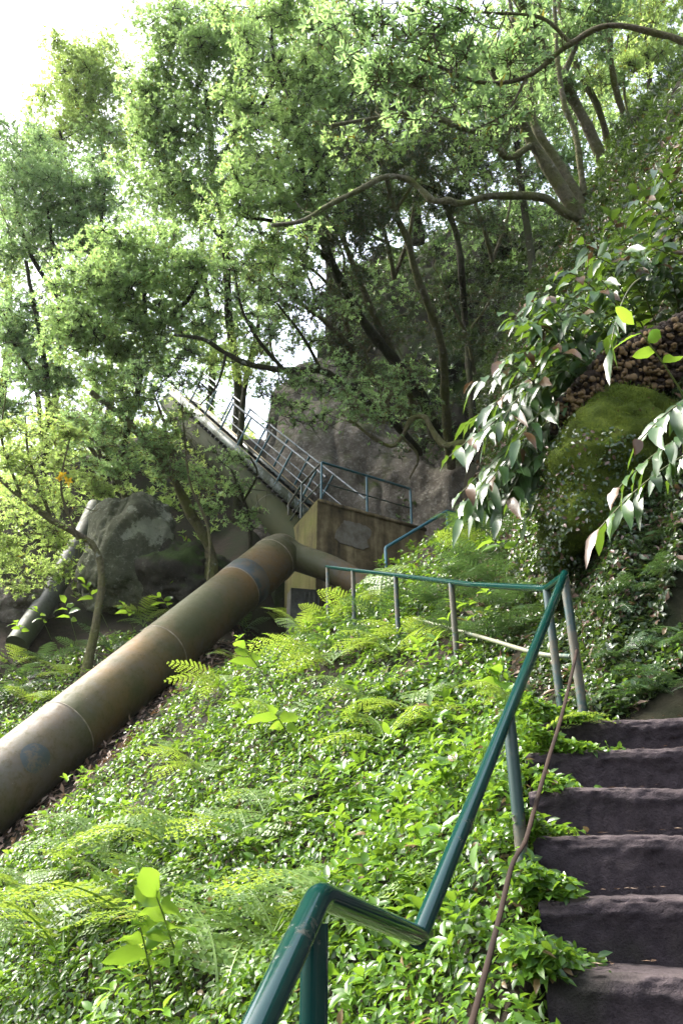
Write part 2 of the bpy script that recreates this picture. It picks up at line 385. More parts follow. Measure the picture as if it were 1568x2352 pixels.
# ------------------------------------------------------------------ terrain
A_ST = nrm(np.array([.22, .975])); ST0 = np.array([.573, 2.6]); RISE, RUN = .2, .33
def stair_z(x, y): return EYE - .245 + RISE * (((x - ST0[0]) * A_ST[0] + (y - ST0[1]) * A_ST[1]) / RUN)
PIPE_A, PIPE_B = P(0, 1806, 9.7), P(632, 1283, 15.6)
_pd = nrm((PIPE_B - PIPE_A)[:2]); _pn = np.array([-_pd[1], _pd[0]])
def pipe_side(x, y): return (x - PIPE_A[0]) * _pn[0] + (y - PIPE_A[1]) * _pn[1]
def H(x, y, detail=True):
    x = np.asarray(x, float); y = np.asarray(y, float)
    z = EYE - 3.04 + .678 * x + .621 * y
    d = pipe_side(x, y)
    z = z + .42 * np.maximum(0, d - .4) + .8 * np.clip(d - 4.0, 0, 4) - .18 * np.maximum(0, d - 9)
    z = z - .34 * np.clip(y - 10.5, 0, 7) * smooth(-2.4, -.9, x)
    # built-up ground beside the steps
    off = (x - ST0[0]) * A_ST[1] - (y - ST0[1]) * A_ST[0]          # right of the left edge
    sz = stair_z(x, np.minimum(y, 4.5))
    side = np.where(off < 0, sz - .10 + .75 * off, sz - .28)
    near = smooth(5.6, 4.4, y)
    z = np.where(off < 1.35, np.maximum(z, z + near * np.maximum(side - z, 0)), z)
    z = np.where((off >= -.02) & (y < 4.3), np.minimum(z, sz - .28), z)
    # bank right of the steps and the path
    f1 = np.where(y > 4.9, x - (1.98 + .06 * (y - 5)), off - 1.38)
    m = np.clip(2 + .2 * (y - 6), 1.8, 4)
    e1 = m * np.maximum(f1, 0)
    f2 = np.minimum(np.minimum(y - 4.9, x - 1.66), .95) * smooth(9, 7, y)
    e = np.maximum(e1, 1.7 * np.maximum(f2, 0))
    e = 7.0 * (1 - np.exp(-e / 7.0)) * 1.12
    z = z + e
    z = np.where(z > 15, 15 + (z - 15) * .45, z)
    # rocky hollow under the far end of the pipe
    z = z - 1.1 * np.exp(-(((x + .5) / 1.0) ** 2 + ((y - 14.3) / 1.0) ** 2))
    if detail:
        p = np.stack([x * .8, y * .8, z * .3], -1)
        amp = np.where((off > -.3) & (off < 1.5) & (y < 4.9), 0.02, np.clip(.06 + e * .06, .06, .4))
        z = z + fbm(p, 4) * amp
    return z
def Hn(x, y, e=.08):
    dx = (H(x + e, y) - H(x - e, y)) / (2 * e); dy = (H(x, y + e) - H(x, y - e)) / (2 * e)
    return nrm(np.stack([-dx, -dy, np.ones_like(dx)], -1))

def axis_samples(lo, hi, fine_lo, fine_hi, df, grow=1.12):
    a = list(np.arange(fine_lo, fine_hi + 1e-6, df)); st = df
    while a[-1] < hi: st *= grow; a.append(a[-1] + st)
    st = df
    while a[0] > lo: st *= grow; a.insert(0, a[0] - st)
    return np.array(a)
gx = axis_samples(-50, 50, -5, 4.5, .085); gy = axis_samples(-15, 75, -1, 17, .085)
GX, GY = np.meshgrid(gx, gy, indexing='ij')
mb = MB(); GZ = H(GX, GY)
far = np.hypot(GX, GY)
GZ = np.where(far > 45, GZ * 0 + np.clip(GZ, -12, 26) * np.exp(-(far - 45) / 90) - (1 - np.exp(-(far - 45) / 90)) * 6, np.clip(GZ, -14, 26))
mb.grid(np.stack([GX, GY, GZ], -1))
kind(mb.obj('ground', M['soil']), 'structure')

# cliff: a ledge that carries the upper pipe and the metal stairs, and the grey face behind them
UP_A, UP_B = P(652, 1205, 19.2), P(408, 940, 26.5)
def rock_wall(a, b, zlo, zhi, back, name, mat, amp, nu=90, nv=90, bulge=.0, seed=0.):
    a = np.array(a, float); b = np.array(b, float); d = nrm(b - a); n = np.array([d[1], -d[0]])
    if np.dot(n, -a) < 0: n = -n                      # face the viewer's side
    U, V = np.meshgrid(np.linspace(-.0, 1., nu), np.linspace(0, 1.35, nv), indexing='ij')
    xy = a + (b - a) * U[..., None]
    zt = zhi(U) if callable(zhi) else np.full(U.shape, zhi)
    zb = zlo(U) if callable(zlo) else np.full(U.shape, zlo)
    Vc = np.minimum(V, 1.0); over = np.maximum(V - 1, 0) / .35
    z = zb + (zt - zb) * Vc + over * .25
    xy = xy - n * (back * over[..., None]) - n * (.14 * (z - zb) * Vc)[..., None] + n * (bulge * np.sin(Vc * 3.0))[..., None]
    p = np.concatenate([xy, z[..., None]], -1)
    q = p * np.array([.55, .55, .42]) + seed
    f = fbm(q, 6) * .8 + .55 * (.5 - np.abs(vnoise(q * np.array([1.1, 1.1, 2.2]) + 5))); crack = np.abs(vnoise(q * 1.7 + 3)) ; f = f * amp - np.exp(-crack * 16) * amp * .45
    f = f * (1 - .75 * over)
    p[..., :2] += n * f[..., None]; p[..., 2] += .4 * f * (Vc * (1 - over))
    mb = MB(); mb.grid(p)
    # side and back returns so that the rock is a solid
    for e in (0, -1):
        e0 = p[e]; e1 = e0.copy(); e1[:, :2] -= n * (back * .9); mb.grid(np.stack([e0, e1], 0))
    return kind(mb.obj(name, mat), 'structure')
zu = lambda U: UP_A[2] - .55 + (UP_B[2] - UP_A[2]) * (U * 1.25 - .05)
ua, ub = UP_A[:2] - .02 * (UP_B - UP_A)[:2], UP_A[:2] + 1.22 * (UP_B - UP_A)[:2]
dn = nrm((UP_B - UP_A)[:2]); rt = np.array([dn[1], -dn[0]])
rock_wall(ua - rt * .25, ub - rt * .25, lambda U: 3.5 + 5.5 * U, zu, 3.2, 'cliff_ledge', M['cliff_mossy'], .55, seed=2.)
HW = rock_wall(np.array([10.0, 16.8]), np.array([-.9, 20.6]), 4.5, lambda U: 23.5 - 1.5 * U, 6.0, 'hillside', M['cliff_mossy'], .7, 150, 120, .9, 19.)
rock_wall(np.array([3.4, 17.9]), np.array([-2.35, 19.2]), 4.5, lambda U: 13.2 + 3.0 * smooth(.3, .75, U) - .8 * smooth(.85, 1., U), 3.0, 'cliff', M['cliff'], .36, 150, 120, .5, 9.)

# ------------------------------------------------------------------ stone steps
st = thing('stone_staircase', 'worn dark stone steps climbing beside the green handrail', 'steps')
E_ST = nrm(np.array([A_ST[1], -A_ST[0]]))
rng = np.random.default_rng(2)
for k in range(-8, 6):
    z1 = EYE - .245 + RISE * k; width = 1.5; depth = RUN + .16 if k < 5 else .95
    o = ST0 + A_ST * RUN * k + E_ST * .0
    nx = 120
    prof = [(0.03, -RISE - .06), (.02, -.13), (.012, -.075), (0, -.045), (.004, -.018), (.022, -.003), (.05, .002), (.12, -.004), (.22, .0), (depth, .004)]
    pr_ = np.array(prof); ki = np.linspace(0, len(prof) - 1, 34); prof = list(zip(np.interp(ki, np.arange(len(pr_)), pr_[:, 0]), np.interp(ki, np.arange(len(pr_)), pr_[:, 1])))
    Vv = np.zeros((len(prof), nx, 3)); xs = np.linspace(0, width, nx)
    ph = rng.random() * 50
    wob = fbm(np.stack([xs * 2.3 + ph, xs * 0 + k, xs * 0], -1), 3)
    for i, (dy, dz) in enumerate(prof):
        chip = np.clip(vnoise(np.stack([xs * 6 + ph, xs * 0 + 7, xs * 0], -1)) - .45, 0, 1) * .10 * np.exp(-((dz + .02) / .05) ** 2)
        wy = .6 * chip + .007 * vnoise(np.stack([xs * 34 + ph, xs * 0 + i * .45, xs * 0 + 3], -1)) + .014 * wob + .008 * vnoise(np.stack([xs * 9 + ph, xs * 0 + i * .2, xs * 0], -1))
        sag = -.022 * np.exp(-((xs - .75 - .05 * wob) / .35) ** 2) * (1 if i > 5 else .3)
        q = o + A_ST * dy
        Vv[i, :, 0] = q[0] + E_ST[0] * xs + A_ST[0] * wy; Vv[i, :, 1] = q[1] + E_ST[1] * xs + A_ST[1] * wy
        Vv[i, :, 2] = z1 + dz + .035 * xs + ((.010 * wob + sag * .8 + .004 * vnoise(np.stack([xs * 40 + ph, xs * 0 + i * .3, xs * 0], -1))) if i > 0 else 0)
    m_ = MB(); m_.grid(Vv.transpose(1, 0, 2)[:, :, :])
    for e in (0, -1):
        a_ = Vv[:, e]; b_ = a_.copy(); b_[:, 2] = z1 - .5; m_.grid(np.stack([a_, b_], 0) if e else np.stack([b_, a_], 0))
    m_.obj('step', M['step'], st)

# ------------------------------------------------------------------ handrails
def rail_post(root, top, h, r=.026, mat='post_paint', foot=True, lean=(0, 0)):
    m_ = MB(); b = np.array([top[0] + lean[0], top[1] + lean[1], top[2] - h])
    m_.tube([top - np.array([0, 0, .01]), (top + b) / 2, b], r, 14); m_.obj('post', M[mat], root)
def on_line(a, b, v):
    lo, hi = 0., 1.
    va = proj(a)[1]; vb = proj(b)[1]
    for _ in range(50):
        t = (lo + hi) / 2; vm = proj(a + (b - a) * t)[1]
        if (vm > v) == (va > v): lo = t
        else: hi = t
    return a + (b - a) * t
RT = .0245
r1 = thing('stair_handrail', 'near green tube handrail bending in a zigzag beside the stone steps', 'handrail')
A0, A1, A2, A3 = P(500, 2560, .98), P(733, 2055, 1.44), P(962, 2150, 2.06), P(1296, 1318, 4.85)
m_ = MB()
def bent(pts, r, n=5):
    """polyline with short rounded elbows"""
    out = [pts[0]]
    for i in range(1, len(pts) - 1):
        a, b, c = pts[i - 1], pts[i], pts[i + 1]; e = 1.3 * r
        p0 = b + nrm(a - b) * e; p1 = b + nrm(c - b) * e
        for t in np.linspace(0, 1, n): out.append((1 - t) ** 2 * p0 + 2 * t * (1 - t) * b + t * t * p1)
    out.append(pts[-1]); return np.array(out)
m_.tube(bent([A0, A1, A2 + nrm(A2 - A1) * .012], RT), RT, 24); m_.obj('rail_tube', M['green_paint'], r1)
m_ = MB(); m_.tube([A2 - nrm(A3 - A2) * .02, A2 + (A3 - A2) * .3, A2 + (A3 - A2) * .7, A3], RT, 24); m_.obj('rail_tube', M['green_paint'], r1)
rail_post(r1, A1 + (A0 - A1) * .06 - np.array([0, 0, .02]), .95, .0245, 'green_paint')
rail_post(r1, on_line(A2, A3, 1640), .86, .025, lean=(.02, .05))
rail_post(r1, A3 - nrm(A3 - A2) * .03, .93, .027, lean=(.03, .06))

r2 = thing('path_handrail', 'green tube handrail on five posts running from the stair top towards the concrete block', 'handrail')
B0, B1, B2 = P(1254, 1352, 5.1), P(1085, 1343, 6.5), P(750, 1302, 11.0)
m_ = MB(); m_.tube(bent([A3 - nrm(A3 - A2) * .05, B0, B1, B2], RT), RT, 16); m_.obj('rail_tube', M['green_paint'], r2)
for t in (1254, 1035, 908, 810, 752):
    a, b = (B0, B1) if t > 1085 else (B1, B2)
    ts = np.linspace(0, 1, 400); q = a + (b - a) * ts[:, None]; i = np.argmin(np.abs(proj(q)[0] - t))
    rail_post(r2, q[i], .98, .026, lean=(.02, .04))
m_ = MB(); m_.tube(catmull([P(1310, 1508, 4.95), P(1230, 1500, 5.25), P(1100, 1462, 6.45), P(950, 1420, 8.3)]), .016, 8); m_.obj('mid_rail', M['white_paint'], r2)

r3 = thing('upper_path_handrail', 'thin dark teal handrail climbing right in front of the concrete block', 'handrail')
D0, D1, D2 = P(885, 1258, 12.3), P(1026, 1174, 13.6), P(1095, 1190, 14.3)
m_ = MB(); m_.tube(bent([D0 - np.array([0, 0, .9]), D0, D1, D2], .026), .026, 12); m_.obj('rail_tube', M['teal_paint'], r3)
rail_post(r3, D1, .95, .026, 'teal_paint')

# ------------------------------------------------------------------ concrete block and its railing
C0, C1, C2 = Py(728, 1148, 15.2), Py(976, 1216, 16.75), Py(658, 1222, 17.15)
zt = C0[2]; C1[2] = C2[2] = zt
blk = thing('concrete_block', 'big stained concrete anchor block with mossy left face at the foot of the metal stairs', 'concrete block', loc=(C0[0], C0[1], 4.5))
m_ = MB(); C3 = C1 + (C2 - C0)
def wallgrid(a, b, z0, z1, n=26, m=16):
    U, V = np.meshgrid(np.linspace(0, 1, n), np.linspace(0, 1, m), indexing='ij')
    q = a + (b - a) * U[..., None]; q = q.copy(); q[..., 2] = z0 + (z1 - z0) * V
    q += (vnoise(q * 3.1) * .018)[..., None] * (np.sin(np.pi * U) * .7 + .3)[..., None]
    return q
edges = [(C2, C0), (C0, C1), (C1, C3), (C3, C2)]
ztop = zt
for a, b in edges: m_.grid(wallgrid(a, b, 3.9, ztop))
U, V = np.meshgrid(np.linspace(0, 1, 14), np.linspace(0, 1, 14), indexing='ij')
q = C0 + (C1 - C0) * U[..., None] + (C2 - C0) * V[..., None]; q[..., 2] = ztop + .012
m_.grid(q)
o = m_.obj('block_body', M['concrete'], blk); shift(o, blk.location)
# formwork ledge and pale plaster patch on the right face
fd = nrm(C1 - C0); fn = np.array([fd[1], -fd[0], 0]); fn = fn if np.dot(fn, -C0) > 0 else -fn
m_ = MB(); a = C0 + fd * .02 - fn * .05; m_.box(np.array([a[0], a[1], zt - .05]) , fd * (np.linalg.norm(C1 - C0) - .0), fn * .085, (0, 0, .075))
o = m_.obj('coping', M['concrete'], blk); shift(o, blk.location)
# patch outline in the plane of the face
def face_pt(u, v):
    s = np.dot(C0 - np.array([0, 0, EYE]), fn); d = P(u, v, 1.) - np.array([0, 0, EYE]); return np.array([0, 0, EYE]) + d * (s / np.dot(d, fn)) + fn * .022
m_ = MB(); loop = [(776, 1212), (790, 1196), (806, 1199), (822, 1203), (846, 1213), (852, 1224), (842, 1243), (846, 1256), (826, 1262), (800, 1252), (780, 1248), (768, 1232)]
lp = catmull(np.array(loop + loop[:1], float), 6)[:-1]; lp = lp + 3.2 * np.stack([vnoise(np.stack([lp[:, 0] * .21, lp[:, 1] * .21, lp[:, 0] * 0 + k_], -1)) for k_ in (1.5, 8.5)], -1)
pl = np.array([face_pt(*q) for q in lp]); c = pl.mean(0)
ring = np.concatenate([pl, pl - fn * .05, c[None]]); n = len(pl); i = np.arange(n); j = (i + 1) % n
m_.add(ring, np.stack([i, j, np.full(n, 2 * n)], -1)); m_.f.append(np.stack([i, i + n, j + n, j], -1) + 0); m_.mi.append(np.zeros(n, np.int32))
o = m_.obj('plaster_patch', M['plaster'], blk, smooth_=False); shift(o, blk.location)

r4 = thing('platform_railing', 'teal railing around the top of the concrete block', 'railing')
def along(a, b, f, z): q = a + (b - a) * f; return np.array([q[0], q[1], z])
ins = -fn * .07
Hh = .98
tops = [along(C0, C1, .05, zt + Hh) + ins, along(C0, C1, .46, zt + Hh) + ins, along(C0, C1, .885, zt + Hh) + ins]
m_ = MB(); m_.tube(bent([tops[0], tops[1], tops[2]], .028), .028, 12); m_.obj('rail_tube', M['teal_paint'], r4)
m_ = MB(); m_.tube([t_ - np.array([0, 0, .5]) for t_ in tops], .016, 8); m_.obj('mid_rail', M['post_paint'], r4)
for t_ in tops: rail_post(r4, t_, Hh + .03, .027, 'teal_paint')
lt = [tops[0], along(C0, C2, .5, zt + Hh - .12), along(C0, C2, .95, zt + Hh - .2)]
m_ = MB(); m_.tube(lt, .027, 12); m_.obj('rail_tube', M['post_paint'], r4)
m_ = MB(); m_.tube([t_ - np.array([0, 0, .5]) for t_ in lt], .018, 8); m_.obj('mid_rail', M['post_paint'], r4)
for t_ in lt[1:]: rail_post(r4, t_, .85, .027, 'post_paint')

# ------------------------------------------------------------------ metal stairs up the cliff
ms = thing('metal_staircase', 'long steep metal stairs with double railings running up the cliff beside the upper pipe', 'staircase')
S0, S1 = P(716, 1190, 18.2), P(404, 906, 25.6)
sd_ = nrm(S1 - S0); Ls = np.linalg.norm(S1 - S0) * 1.06
rr = nrm(np.cross(sd_, [0, 0, 1.])); nn_ = np.cross(rr, sd_)
if nn_[2] < 0: nn_ = -nn_
Wst = .76
for side, mat in ((0, 'stringer'), (1, 'post_paint')):
    m_ = MB(); o_ = S0 + rr * Wst * side - sd_ * .3
    m_.box(o_ - nn_ * .12, sd_ * (Ls + .3), rr * .05, nn_ * .2)
    m_.box(o_ - nn_ * .12 + rr * (.05 if side == 0 else -.08), sd_ * (Ls + .3), rr * .08, nn_ * .03)
    if side == 0: m_.box(o_ + nn_ * .085 - rr * .02, sd_ * (Ls + .3), rr * .11, nn_ * .02)
    m_.obj('stringer', M[mat], ms)
m_ = MB(); m_.box(S0 + rr * .055 + nn_ * .09 - sd_ * .3, sd_ * (Ls + .3), rr * .035, nn_ * .02); m_.box(S0 + rr * (Wst - .06) + nn_ * .09 - sd_ * .3, sd_ * (Ls + .3), rr * .035, nn_ * .02); m_.obj('edge_strip', M['cream'], ms)
nst = int(Ls / .30)
hd = nrm(np.array([sd_[0], sd_[1], 0]))
for i in range(nst):
    b = S0 + sd_ * (.30 * i + .1) + rr * .06 - nn_ * .02; m_ = MB()
    m_.box(b, rr * (Wst - .07), hd * .27, (0, 0, .03))
    for q in range(3): m_.box(b + hd * (.27 if q == 2 else .012 + q * .12) - np.array([0, 0, .05]), rr * (Wst - .07), hd * .012, (0, 0, .048))
    m_.obj('tread', M['tread'], ms)
for side in (0, 1):
    o_ = S0 + rr * (Wst * side + .02)
    for h, rad in ((.95, .026), (.48, .017)):
        m_ = MB(); m_.tube([o_ + nn_ * h + sd_ * (-.4 if side else .3), o_ + nn_ * h + sd_ * Ls * .5, o_ + nn_ * h + sd_ * Ls], rad, 10)
        m_.obj('rail_tube', M['galv'] if h < .9 or True else M['teal_paint'], ms)
    for i in range(7):
        b = o_ + sd_ * (.75 + 1.28 * i + .35 * side); m_ = MB(); m_.tube([b, b + nn_ * .95], .027, 10); m_.obj('post', M['teal_paint'], ms)

# ------------------------------------------------------------------ pipes
RP = .455
mp_ = thing('main_pipe', 'huge rusty steel water pipe lying diagonally down the slope, with a bend at its top', 'pipe')
pdir = nrm(PIPE_B - PIPE_A); LP = np.linalg.norm(PIPE_B - PIPE_A)
def pp(t): return PIPE_A + pdir * t
cuts = [-7.0, 1.15, 3.3, 5.55, LP - .12]
mats = ['pipe_grey', 'pipe', 'pipe', 'pipe']
for i in range(4):
    m_ = MB(); a, b = cuts[i], cuts[i + 1]; m_.tube([pp(a + (b - a) * t) for t in np.linspace(0, 1, 14)], RP - .002 * (i % 2), 72, caps=False)
    m_.obj('pipe_section', M[mats[i]], mp_)
for t, w in ((1.15, .012), (3.3, .012), (5.55, .012), (LP - .12, .014)):
    m_ = MB(); m_.tube([pp(t - w), pp(t - w * .5), pp(t + w * .5), pp(t + w)], [RP - .01, RP + .008, RP + .008, RP - .01], 72, caps=False); m_.obj('weld_seam', M['weld'], mp_)
m_ = MB(); m_.tube([pp(LP - 1.42), pp(LP - 1.41), pp(LP - 1.05), pp(LP - 1.04)], [RP - .01, RP + .009, RP + .009, RP - .01], 72, caps=False); m_.obj('painted_band', M['band'], mp_)
# bend and smaller branch
q0 = pp(LP - .12); br = P(668, 1272, 15.75); br2 = P(760, 1308, 15.35); br3 = P(840, 1352, 15.0)
pts = [q0, pp(LP + .08), P(648, 1264, 15.82)]
m_ = MB()
el = catmull([q0, pp(LP + .1), P(652, 1268, 15.86), P(684, 1281, 15.72), br2, br3], 8)
rad = np.interp(np.linspace(0, 1, len(el)), [0, .18, .34, .5, .62, 1], [RP, RP * .99, RP * .88, .30, .27, .26])
m_.tube(el, rad, 64, caps=True); m_.obj('bend', M['pipe'], mp_)
# round dark repaired spot
m_ = MB(); cpt = P(152, 1685, 9.3); tt = np.dot(cpt - PIPE_A, pdir); rad0 = nrm(cpt - pp(tt)); tang = np.cross(pdir, rad0)
rs = np.linspace(0, .19, 6); th = np.linspace(0, 2 * np.pi, 28, endpoint=False)
Vp = np.zeros((6, 28, 3))
for i, r_ in enumerate(rs):
    a = r_ * np.cos(th) * (1 + .05 * np.sin(3 * th)); b = r_ * np.sin(th) / RP
    Vp[i] = pp(tt)[None] + pdir[None] * a[:, None] + (rad0[None] * np.cos(b)[:, None] + tang[None] * np.sin(b)[:, None]) * (RP + .005)
m_.grid(Vp, wrap=True); m_.obj('paint_patch', M['band'], mp_)

up = thing('upper_pipe', 'green mossy steel pipe descending the cliff under the metal stairs', 'pipe')
ud = nrm(UP_B - UP_A); LU = np.linalg.norm(UP_B - UP_A)
RU = .41
for a, b in ((-1.9, .9), (.9, 3.6), (3.6, LU * 1.06)):
    m_ = MB(); m_.tube([UP_A + ud * t for t in np.linspace(a, b, 10)], RU, 48, caps=False); m_.obj('pipe_section', M['pipe_green'], up)
for t in (.9, 3.6):
    m_ = MB(); m_.tube([UP_A + ud * (t + e) for e in (-.012, -.006, .006, .012)], [RU - .01, RU + .008, RU + .008, RU - .01], 48, caps=False); m_.obj('weld_seam', M['band'], up)
old = thing('old_pipe', 'old grey pipe running down behind the boulder on the left', 'pipe')
m_ = MB(); m_.tube(catmull([P(222, 1165, 19.0), P(190, 1235, 18.0), P(140, 1325, 17.0), P(95, 1400, 16.2), P(40, 1480, 15.4)], 6), .225, 32); m_.obj('pipe_section', M['pipe_old'], old)
m_ = MB(); a = P(186, 1243, 17.9); b = P(182, 1250, 17.8); m_.tube([a, b], .25, 32); m_.obj('flange', M['pipe_old'], old)

# saddle under the bend
sa = thing('concrete_saddle', 'small grey concrete support under the pipe bend', 'support')
m_ = MB(); o_ = P(700, 1400, 15.6)
m_.box(o_ + np.array([-.28, 0, -.6]), (.55, .12, 0), (-.1, .4, 0), (0, 0, 1.05)); m_.obj('pier', M['grey_conc'], sa, smooth_=False)
for k in range(4):
    m_ = MB(); m_.box(o_ + np.array([-.02 + .09 * k, -.035, -.5]), (.035, .0, 0), (0, .03, 0), (0, 0, .85)); m_.obj('rib', M['grey_conc'], sa, smooth_=False)

# ------------------------------------------------------------------ brown strap along the handrail
m_ = MB()
sp_ = catmull([P(1326, 1478, 4.72), P(1316, 1530, 4.4), P(1290, 1640, 3.72), P(1257, 1750, 3.3), P(1226, 1860, 3.0), P(1206, 1930, 2.86), P(1176, 1985, 2.72), P(1150, 2090, 2.5), P(1125, 2190, 2.3), P(1082, 2352, 2.02), P(1040, 2500, 1.85)], 8)
m_.tube(sp_, .0095, 8, flat=.45)
tag(m_.obj('hanging_strap', M['strap']), 'thin dark brown strap hanging from the handrail post across the ground cover', 'strap')
# ------------------------------------------------------------------ boulders and the mossy rock
def boulder(name, label, uvs, rad, mat, amp=.25, seed=0., tilt=(0, 0, 0), n=64, cat='boulder', square=.5):
    c = P(*uvs); o = thing(name, label, cat, loc=(c[0], c[1], c[2] - rad[2]))
    th, ph = np.meshgrid(np.linspace(0, 2 * np.pi, n * 2, endpoint=False), np.linspace(.02, np.pi - .02, n), indexing='ij')
    d = np.stack([np.cos(th) * np.sin(ph), np.sin(th) * np.sin(ph), np.cos(ph)], -1)
    d = np.sign(d) * np.abs(d) ** (1 - square * .55)
    p = d * np.array(rad)
    f = fbm(d * 1.6 + seed, 5) * amp; cr = np.exp(-np.abs(vnoise(d * 1.9 + seed + 9)) * 22) * amp * .35
    p = p * (1 + (f - cr))[..., None]
    from mathutils import Euler
    Rm = np.array(Euler(tilt).to_matrix()); p = p @ Rm.T
    m_ = MB(); m_.grid(np.concatenate([p, p[:1]], 0)[:, ::-1]); b = m_.obj('rock_body', mat, o, loc=(0, 0, rad[2]))
    return o, c, p
bo, bc, bp = boulder('boulder', 'large grey green boulder with pale lichen patches behind the left plants', (296, 1275, 17.0), (.92, .8, 1.25), M['boulder'], .2, 3., (.1, .12, .3))
boulder('boulder', 'low dark mossy boulder wedged beside the lichen boulder', (420, 1330, 16.6), (.9, .7, .75), M['cliff_mossy'], .25, 13., (0, .1, 0))
boulder('boulder', 'pale weathered rock at the far left edge by the old pipe', (60, 1395, 16.8), (.75, .7, .5), M['cliff'], .25, 23., (0, .1, 0))
def lichen_patch(parent, uvr, k, s0):
    pass
mr = thing('mossy_rock', 'tall overhanging rock covered with bright green moss on the right bank', 'rock', loc=(2.3, 6.2, 2.2))
def lathe_rock(path, rads, seed, amp, mat, name, flat=.75):
    pts = catmull(path, 12); k = len(pts); r = np.interp(np.linspace(0, 1, k), np.linspace(0, 1, len(rads)), rads)
    m_ = MB(); t = nrm(np.gradient(pts, axis=0)); a = nrm(np.cross(t, np.array([0, 1., .2]))); b = np.cross(t, a)
    th = np.linspace(0, 2 * np.pi, 72, endpoint=False)
    rg = a[:, None] * np.cos(th)[None, :, None] + b[:, None] * np.sin(th)[None, :, None] * flat
    v = pts[:, None] + rg * r[:, None, None]
    v = v + rg * (fbm(v * 2.2 + seed, 5) * amp * 2.2)[..., None] + rg * (fbm(v * 16 + seed, 2) * .012)[..., None]
    m_.grid(v, wrap=True)
    for e in (0, -1):
        c = pts[e]; i = np.arange(72); j = (i + 1) % 72
        f_ = np.stack([i, j, np.full(72, 72)], -1); m_.add(np.vstack([v[e], c[None]]), f_ if e else f_[:, ::-1])
    o = m_.obj(name, mat, mr); shift(o, mr.location); return v
rv1 = lathe_rock([P(1270, 1400, 6.15), P(1308, 1290, 6.1), P(1350, 1180, 6.1), P(1392, 1080, 6.2), P(1430, 1000, 6.35), P(1445, 935, 6.5)], [.12, .22, .33, .42, .44, .26], 4., .09, M['moss'], 'rock_column')
rv2 = lathe_rock([P(1385, 985, 6.5), P(1470, 972, 6.45), P(1570, 980, 6.4), P(1720, 1000, 6.3)], [.18, .30, .33, .33], 14., .08, M['moss'], 'rock_cap', .9)

# rhizome mat hanging under the ginger plants
rz = thing('ginger_rhizomes', 'dense brown mat of knobbly ginger roots with pale round ends above the mossy rock', 'roots', loc=(3.0, 6.6, 4.4))
rng = np.random.default_rng(11)
def blob_pts(n, rng):
    u = np.concatenate([rng.uniform(1330, 1640, n), rng.uniform(1270, 1330, n // 5)])
    v = 905 - rng.random(len(u)) ** 1.1 * np.interp(u, [1270, 1360, 1480, 1640], [60, 90, 135, 200]) - np.interp(u, [1270, 1400, 1640], [-90, 5, 15])
    return u, v
_th, _ph = np.meshgrid(np.linspace(0, 2 * np.pi, 8, endpoint=False), np.linspace(0.05, np.pi - .05, 6), indexing='ij')
_sp = np.stack([np.cos(_th) * np.sin(_ph), np.sin(_th) * np.sin(_ph), np.cos(_ph)], -1)
t = NT('ginger_root'); M['root'] = t.finish(t.ramp(t.noise(14, 5, .7), [(.3, (.010, .006, .004)), (.7, (.042, .022, .009))]), .85, t.bump(t.noise(60), .6, .01))
t = NT('ginger_root_end'); M['root_pale'] = t.finish(t.ramp(t.noise(9, 4, .7), [(.3, (.05, .028, .010)), (.7, (.17, .105, .038))]), .8)
m_ = MB()
for n, r0, r1, mi_ in ((3000, .010, .03, 0), (260, .011, .024, 1)):
    u, v = blob_pts(n, rng)
    for a, b in zip(u, v):
        s_ = 6.42 + (.18 * rng.random() if mi_ == 0 else -.05 + .05 * rng.random()) + .1 * abs(a - 1480) / 150 * .3
        q = P(a, b, s_); r = rng.uniform(r0, r1); m_.grid((q + _sp * r * rng.uniform(.6, 1.6, 3))[:, ::-1], m=mi_)
o = m_.obj('root_mass', [M['root'], M['root_pale']], rz); shift(o, rz.location)

